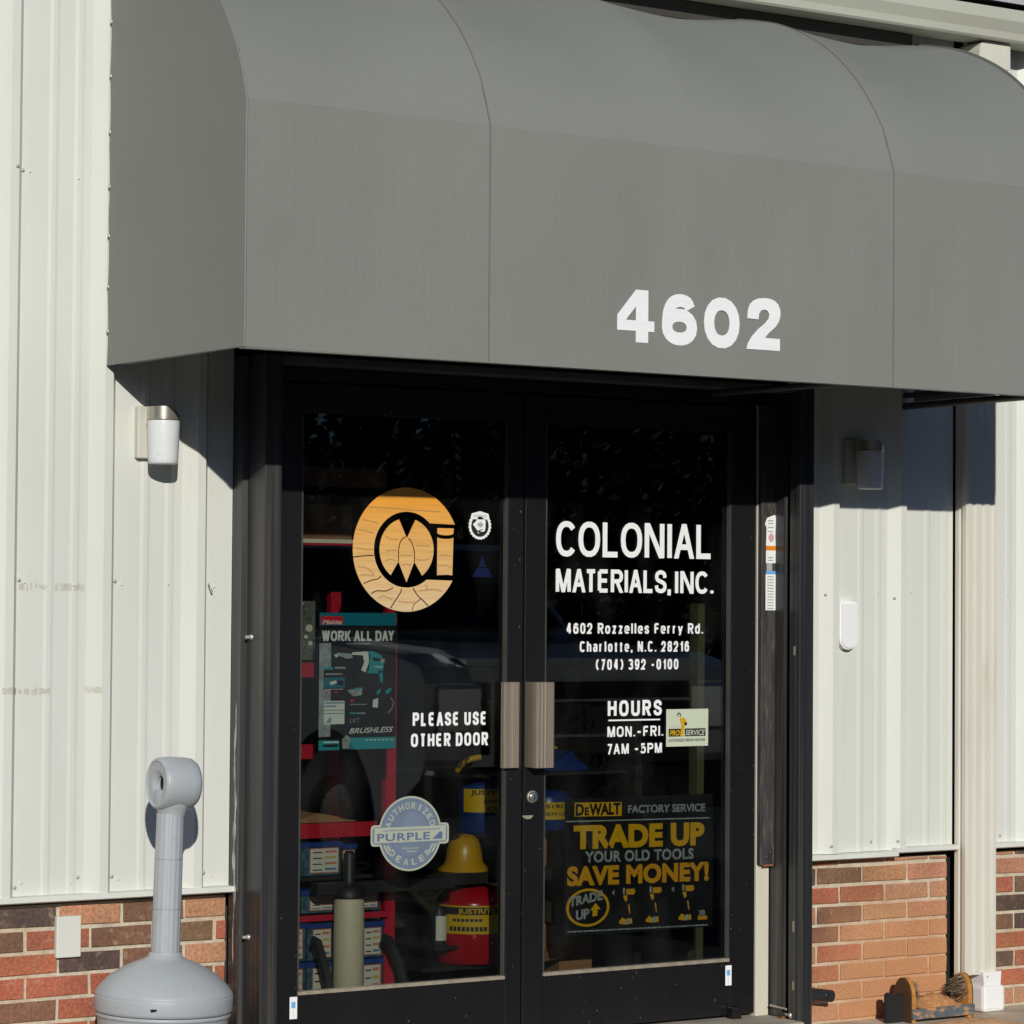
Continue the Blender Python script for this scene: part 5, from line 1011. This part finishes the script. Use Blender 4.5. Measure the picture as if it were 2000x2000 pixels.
mb = MB(); mb.box(1.405, 1.437, 0.95, 1.0, -.006, 1.385); tag(mb.build('door_post', GREENST), 'thin dull green upright inside the right door', 'post')

SHOP_CAM_SCALE = None
mb = MB(); mb.box(-1.3, 1.12, 0.24, 0.92, -0.005, 0.098, ch=.004); tag(mb.build('goods_support', DKCOUNT), 'low dark block added to hold up the red rack and safety cans', 'platform')  # added support under the goods, which the camera scaling lifted off the floor

# ------------------------------------------------------------------ what the glass mirrors: lot, pickup, woods
tk = empty('pickup_truck', (2.9, -6.5, -0.2), 'silver pickup truck parked nose-in facing the doors', 'pickup truck')
TX0, TX1, TF = 2.30, 4.25, -4.35; ZG = -0.2
wr = 0.44; wy = TF-0.98
mb = MB(); side = [(TF-.05, .50), (TF, .60), (TF-.01, .98), (TF-.06, 1.06), (TF-.35, 1.12), (TF-1.5, 1.18), (TF-5.3, 1.20), (TF-5.3, .50), (wy-3.9, .45)]
side += [(wy-3.4+.5*math.cos(a), .22+.5*math.sin(a)) for a in [PI-PI*i/14 for i in range(15)]]+[(wy-2.85, .30), (wy-.55, .30)]
side += [(wy+.5*math.cos(a), .22+.5*math.sin(a)) for a in [PI-PI*i/14 for i in range(15)]]
mb.prism(side, 'yz', TX0, TX0+.28); mb.prism(side, 'yz', TX1-.28, TX1); mb.box(TX0+.28, TX1-.28, TF-1.5, TF-.06, .75, 1.10); mb.prism([(TF-.05, 1.06), (TF-.3, 1.14), (TF-1.5, 1.21), (TF-1.5, 1.0), (TF-.05, 1.0)], 'yz', TX0+.28, TX1-.28)
mb.box(TX0+.28, TX1-.28, TF-5.2, TF-3.6, .6, .9)
mb.build('body', TRUCKP, tk)
mb = MB(); mb.prism([(TF-1.45, 1.19), (TF-2.1, 1.72), (TF-3.4, 1.74), (TF-3.6, 1.19)], 'yz', TX0+.08, TX1-.08); mb.build('cab', TRUCKP, tk)
mb = MB(); mb.prism([(TF-1.44, 1.24), (TF-2.02, 1.68), (TF-2.06, 1.68), (TF-1.48, 1.24)], 'yz', TX0+.16, TX1-.16); mb.build('windshield', TRUCKD, tk)
mb = MB(); mb.box(TX0+.35, TX1-.35, TF-.04, TF+.015, .62, .98)
for z in (.70, .88): mb.box(TX0+.35, TX1-.35, TF+.0155, TF+.028, z, z+.014, mi=1)
mb.build('grille', [TRUCKD, TRUCKP], tk)
mb = MB(); mb.box(TX0+.0, TX1, TF-.03, TF+.10, .32, .56, ch=.03); mb.build('bumper', TRUCKD, tk)
for x in (TX0+.06, TX1-.33): MB().box(x, x+.27, TF-.05, TF+.02, .72, .97, ch=.02).build('headlight', HEADL, tk)
for x in (TX0+.02, TX1-.27):
    for y in (wy, wy-3.4):
        wh = MB().lathe([(.25, -.0), (.38, 0), (.42, .03), (.42, .22), (.38, .25), (.25, .25)], (x, y, .22), 'x', 32).build('wheel', TYRE, tk); MB().lathe([(0, .03), (.12, .02), (.25, .05)], (x, y, .22), 'x', 20).build('rim', STEEL, wh)
rn = random.Random(21)
mb = MB()
for i in range(60):  # trees carried past the mirrored arc to block low sky, lower towards the sun
    deg = -176+170*i/59; a = math.radians(deg); r = rn.uniform(30, 42); cx_, cy_ = r*math.cos(a), r*math.sin(a); h = rn.uniform(6.5, 8.5) if abs(deg+115) < 30 else rn.uniform(9, 13)
    mb.tube([(cx_, cy_, -.4), (cx_+rn.uniform(-.4, .4), cy_, h*.5), (cx_+rn.uniform(-.8, .8), cy_, h*.9)], [.25, .17, .05], 6, 1)
    near_ = -80 < deg < -36
    for k in range(3200 if near_ else 500):
        z = rn.uniform(.4, h); sp = 2.6*(1-(z/h)**2)+.4; b = rn.uniform(0, 2*PI); q_ = Vector((cx_+sp*rn.random()**.5*math.cos(b), cy_+sp*rn.random()**.5*math.sin(b), z)); s_ = rn.uniform(.07, .17) if near_ else rn.uniform(.2, .5)
        u = Vector((rn.gauss(0, 1), rn.gauss(0, 1), rn.gauss(0, 1))).normalized(); v = u.orthogonal().normalized()
        mb.add([q_-u*s_, q_+v*s_*.7, q_+u*s_, q_-v*s_*.7], [(0, 1, 2, 3)])
tag(mb.build('woods', [LEAF, BARK]), kind='stuff')
mb = MB(); V = []
for i in range(81):
    a = math.radians(-190+200*i/80); h = 6.1+.5*math.sin(i*.37)+.4*math.sin(i*.83+1); V += [(70*math.cos(a), 70*math.sin(a), -.4), (78*math.cos(a), 78*math.sin(a), h), (110*math.cos(a), 110*math.sin(a), h*.6)]
mb.add(V, [f for i in range(80) for f in ((3*i, 3*i+3, 3*i+4, 3*i+1), (3*i+1, 3*i+4, 3*i+5, 3*i+2))], 0, True); tag(mb.build('sky_block_ridge', LEAF), kind='structure')  # added unseen ridge hiding bright sky from the door reflections
